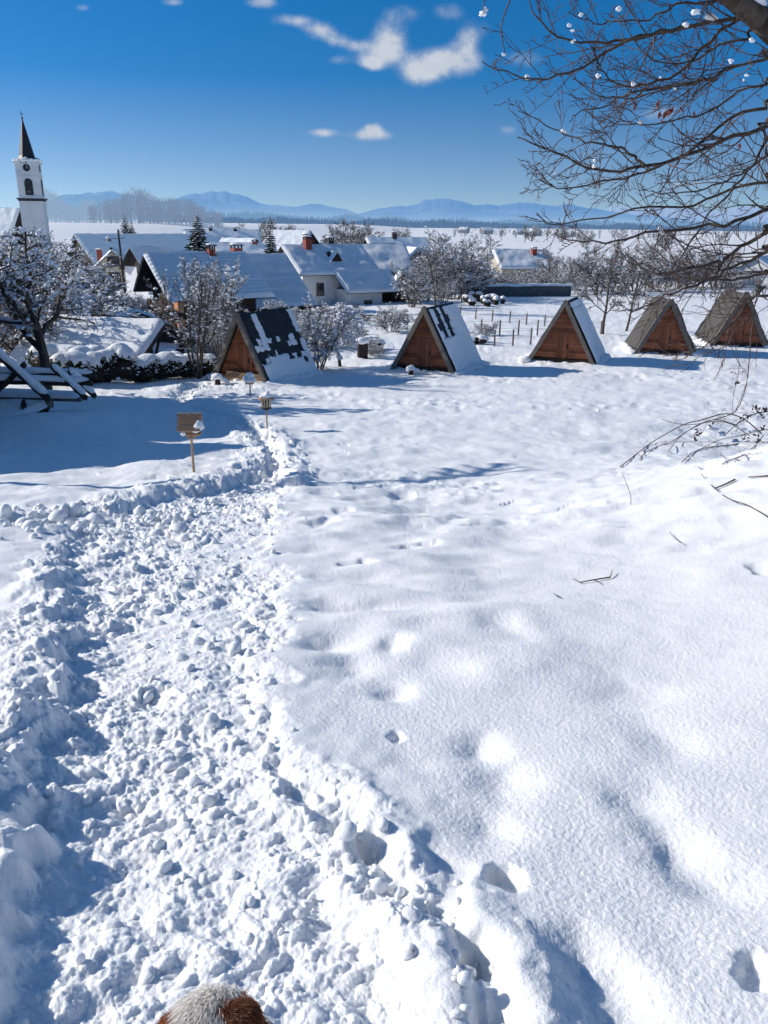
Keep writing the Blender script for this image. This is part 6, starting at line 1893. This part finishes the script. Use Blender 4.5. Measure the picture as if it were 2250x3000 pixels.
# clear winter air: the blue deepens quickly above the horizon
up = nd(nt, 'ShaderNodeMath', operation='MULTIPLY_ADD'); up.inputs[1].default_value = 1.9; up.inputs[2].default_value = .085
nt.links.new(sep.outputs['Z'], up.inputs[0])
cmb = nt.nodes.new('ShaderNodeCombineXYZ')
nt.links.new(sep.outputs['X'], cmb.inputs[0]); nt.links.new(sep.outputs['Y'], cmb.inputs[1]); nt.links.new(up.outputs[0], cmb.inputs[2])
nrm = nd(nt, 'ShaderNodeVectorMath', operation='NORMALIZE'); nt.links.new(cmb.outputs[0], nrm.inputs[0])
nt.links.new(nrm.outputs[0], sky.inputs[0])
hs = nd(nt, 'ShaderNodeHueSaturation'); hs.inputs['Saturation'].default_value = 1.42; hs.inputs['Value'].default_value = 1.0
nt.links.new(sky.outputs[0], hs.inputs['Color'])
sat = nd(nt, 'ShaderNodeMapRange'); sat.inputs[1].default_value = .22; sat.inputs[2].default_value = .5; sat.inputs[3].default_value = 1.42; sat.inputs[4].default_value = 1.18
nt.links.new(sep.outputs['Z'], sat.inputs[0]); sat2 = nd(nt, 'ShaderNodeMapRange'); sat2.inputs[1].default_value = 0; sat2.inputs[2].default_value = .15; sat2.inputs[3].default_value = .96; sat2.inputs[4].default_value = 1.4
nt.links.new(sep.outputs['Z'], sat2.inputs[0])
smin = nd(nt, 'ShaderNodeMath', operation='MINIMUM'); nt.links.new(sat.outputs[0], smin.inputs[0]); nt.links.new(sat2.outputs[0], smin.inputs[1])
nt.links.new(smin.outputs[0], hs.inputs['Saturation'])
vmap = nd(nt, 'ShaderNodeMapRange'); vmap.inputs[1].default_value = 0; vmap.inputs[2].default_value = .24; vmap.inputs[3].default_value = .78; vmap.inputs[4].default_value = 1.0
nt.links.new(sep.outputs['Z'], vmap.inputs[0]); nt.links.new(vmap.outputs[0], hs.inputs['Value'])
# clouds: small cumulus and shreds, placed by direction on the sky (u = x/y, v = z/y)
def mth(op, a, b=None, c=None):
    n = nd(nt, 'ShaderNodeMath', operation=op)
    for i, q in enumerate((a, b, c)):
        if q is None: continue
        if hasattr(q, 'node'): nt.links.new(q, n.inputs[i])
        else: n.inputs[i].default_value = q
    return n.outputs[0]
ysafe = mth('MAXIMUM', sep.outputs['Y'], .05)
u = mth('DIVIDE', sep.outputs['X'], ysafe); vv = mth('DIVIDE', sep.outputs['Z'], ysafe)
uv = nt.nodes.new('ShaderNodeCombineXYZ'); nt.links.new(u, uv.inputs[0]); nt.links.new(vv, uv.inputs[1])
n1 = nd(nt, 'ShaderNodeTexNoise'); n1.inputs['Scale'].default_value = 30; n1.inputs['Detail'].default_value = 8; n1.inputs['Roughness'].default_value = .62
off = nd(nt, 'ShaderNodeVectorMath', operation='ADD'); nt.links.new(uv.outputs[0], off.inputs[0]); off.inputs[1].default_value = (5.7, 2.2, 0)
nt.links.new(off.outputs[0], n1.inputs['Vector'])
n2 = nd(nt, 'ShaderNodeTexNoise'); n2.inputs['Scale'].default_value = 9; n2.inputs['Detail'].default_value = 5
nt.links.new(uv.outputs[0], n2.inputs['Vector'])
CL = [(690, 66, 30, 15, .95), (735, 88, 36, 13, .6), (775, 100, 26, 10, .5), (842, 82, 36, 30, .78), (835, 118, 40, 14, .6), (868, 28, 40, 18, .5), (910, 150, 44, 28, 1.05), (955, 128, 30, 22, .75), (1006, 92, 24, 26, .95), (1004, 138, 36, 22, 1.0), (806, 138, 24, 12, .95),
      (970, 25, 40, 20, .4), (615, 42, 40, 12, .5), (570, 4, 40, 12, .7), (178, 16, 20, 8, .6), (370, 4, 24, 8, .6), (695, 287, 28, 9, .95), (800, 292, 38, 11, 1.0), (806, 276, 18, 10, .9), (1130, 128, 50, 20, .48),
      (1420, 245, 60, 18, .5), (1100, 282, 22, 12, .5), (1300, 335, 60, 14, .36), (1480, 400, 80, 14, .4), (740, 130, 50, 12, .4), (30, 92, 16, 7, .3), (990, 240, 26, 9, .25), (1040, 60, 30, 20, .3), (650, 45, 30, 12, .4)]
tot = None
for (px, py, sx, sy, amp) in CL:
    d = ray(px, py); k = 1 / d.y / F0 * 1.0
    a = nd(nt, 'ShaderNodeVectorMath', operation='SUBTRACT'); nt.links.new(uv.outputs[0], a.inputs[0]); a.inputs[1].default_value = (d.x / d.y, d.z / d.y, 0)
    b_ = nd(nt, 'ShaderNodeVectorMath', operation='MULTIPLY'); nt.links.new(a.outputs[0], b_.inputs[0]); b_.inputs[1].default_value = (1 / (sx * k), 1 / (sy * k), 0)
    dt = nd(nt, 'ShaderNodeVectorMath', operation='DOT_PRODUCT'); nt.links.new(b_.outputs[0], dt.inputs[0]); nt.links.new(b_.outputs[0], dt.inputs[1])
    g = mth('MULTIPLY', mth('POWER', 2.718, mth('MULTIPLY', dt.outputs['Value'], -0.8)), amp)
    tot = g if tot is None else mth('ADD', tot, g)
tot = mth('MINIMUM', tot, 1.25)
nz = mth('ADD', mth('MULTIPLY', mth('SUBTRACT', n1.outputs['Fac'], .5), 2.2), mth('MULTIPLY', mth('SUBTRACT', n2.outputs['Fac'], .5), .7))
msk = mth('MULTIPLY', tot, mth('ADD', nz, 1.0))
mr = nd(nt, 'ShaderNodeMapRange', interpolation_type='SMOOTHSTEP'); mr.inputs[1].default_value = .18; mr.inputs[2].default_value = 1.1; mr.inputs[4].default_value = .95
nt.links.new(msk, mr.inputs[0])
front = mth('MULTIPLY', mr.outputs[0], mth('GREATER_THAN', sep.outputs['Y'], .06))
ccol = mix_rgb(nt, n1.outputs['Fac'], (2.7, 3.2, 4.1), (4.9, 5.1, 5.3))
fin = mix_rgb(nt, front, hs.outputs[0], ccol)
nt.links.new(fin, bg.inputs[0]); bg.inputs[1].default_value = .15

S.view_settings.view_transform = 'Standard'; S.view_settings.look = 'None'
S.view_settings.exposure = 0; S.view_settings.gamma = 1
S.cycles.max_bounces = 6; S.cycles.diffuse_bounces = 3; S.cycles.glossy_bounces = 2; S.cycles.transparent_max_bounces = 6
S.cycles.use_denoising = True
S.cycles.use_adaptive_sampling = True; S.cycles.adaptive_threshold = .03
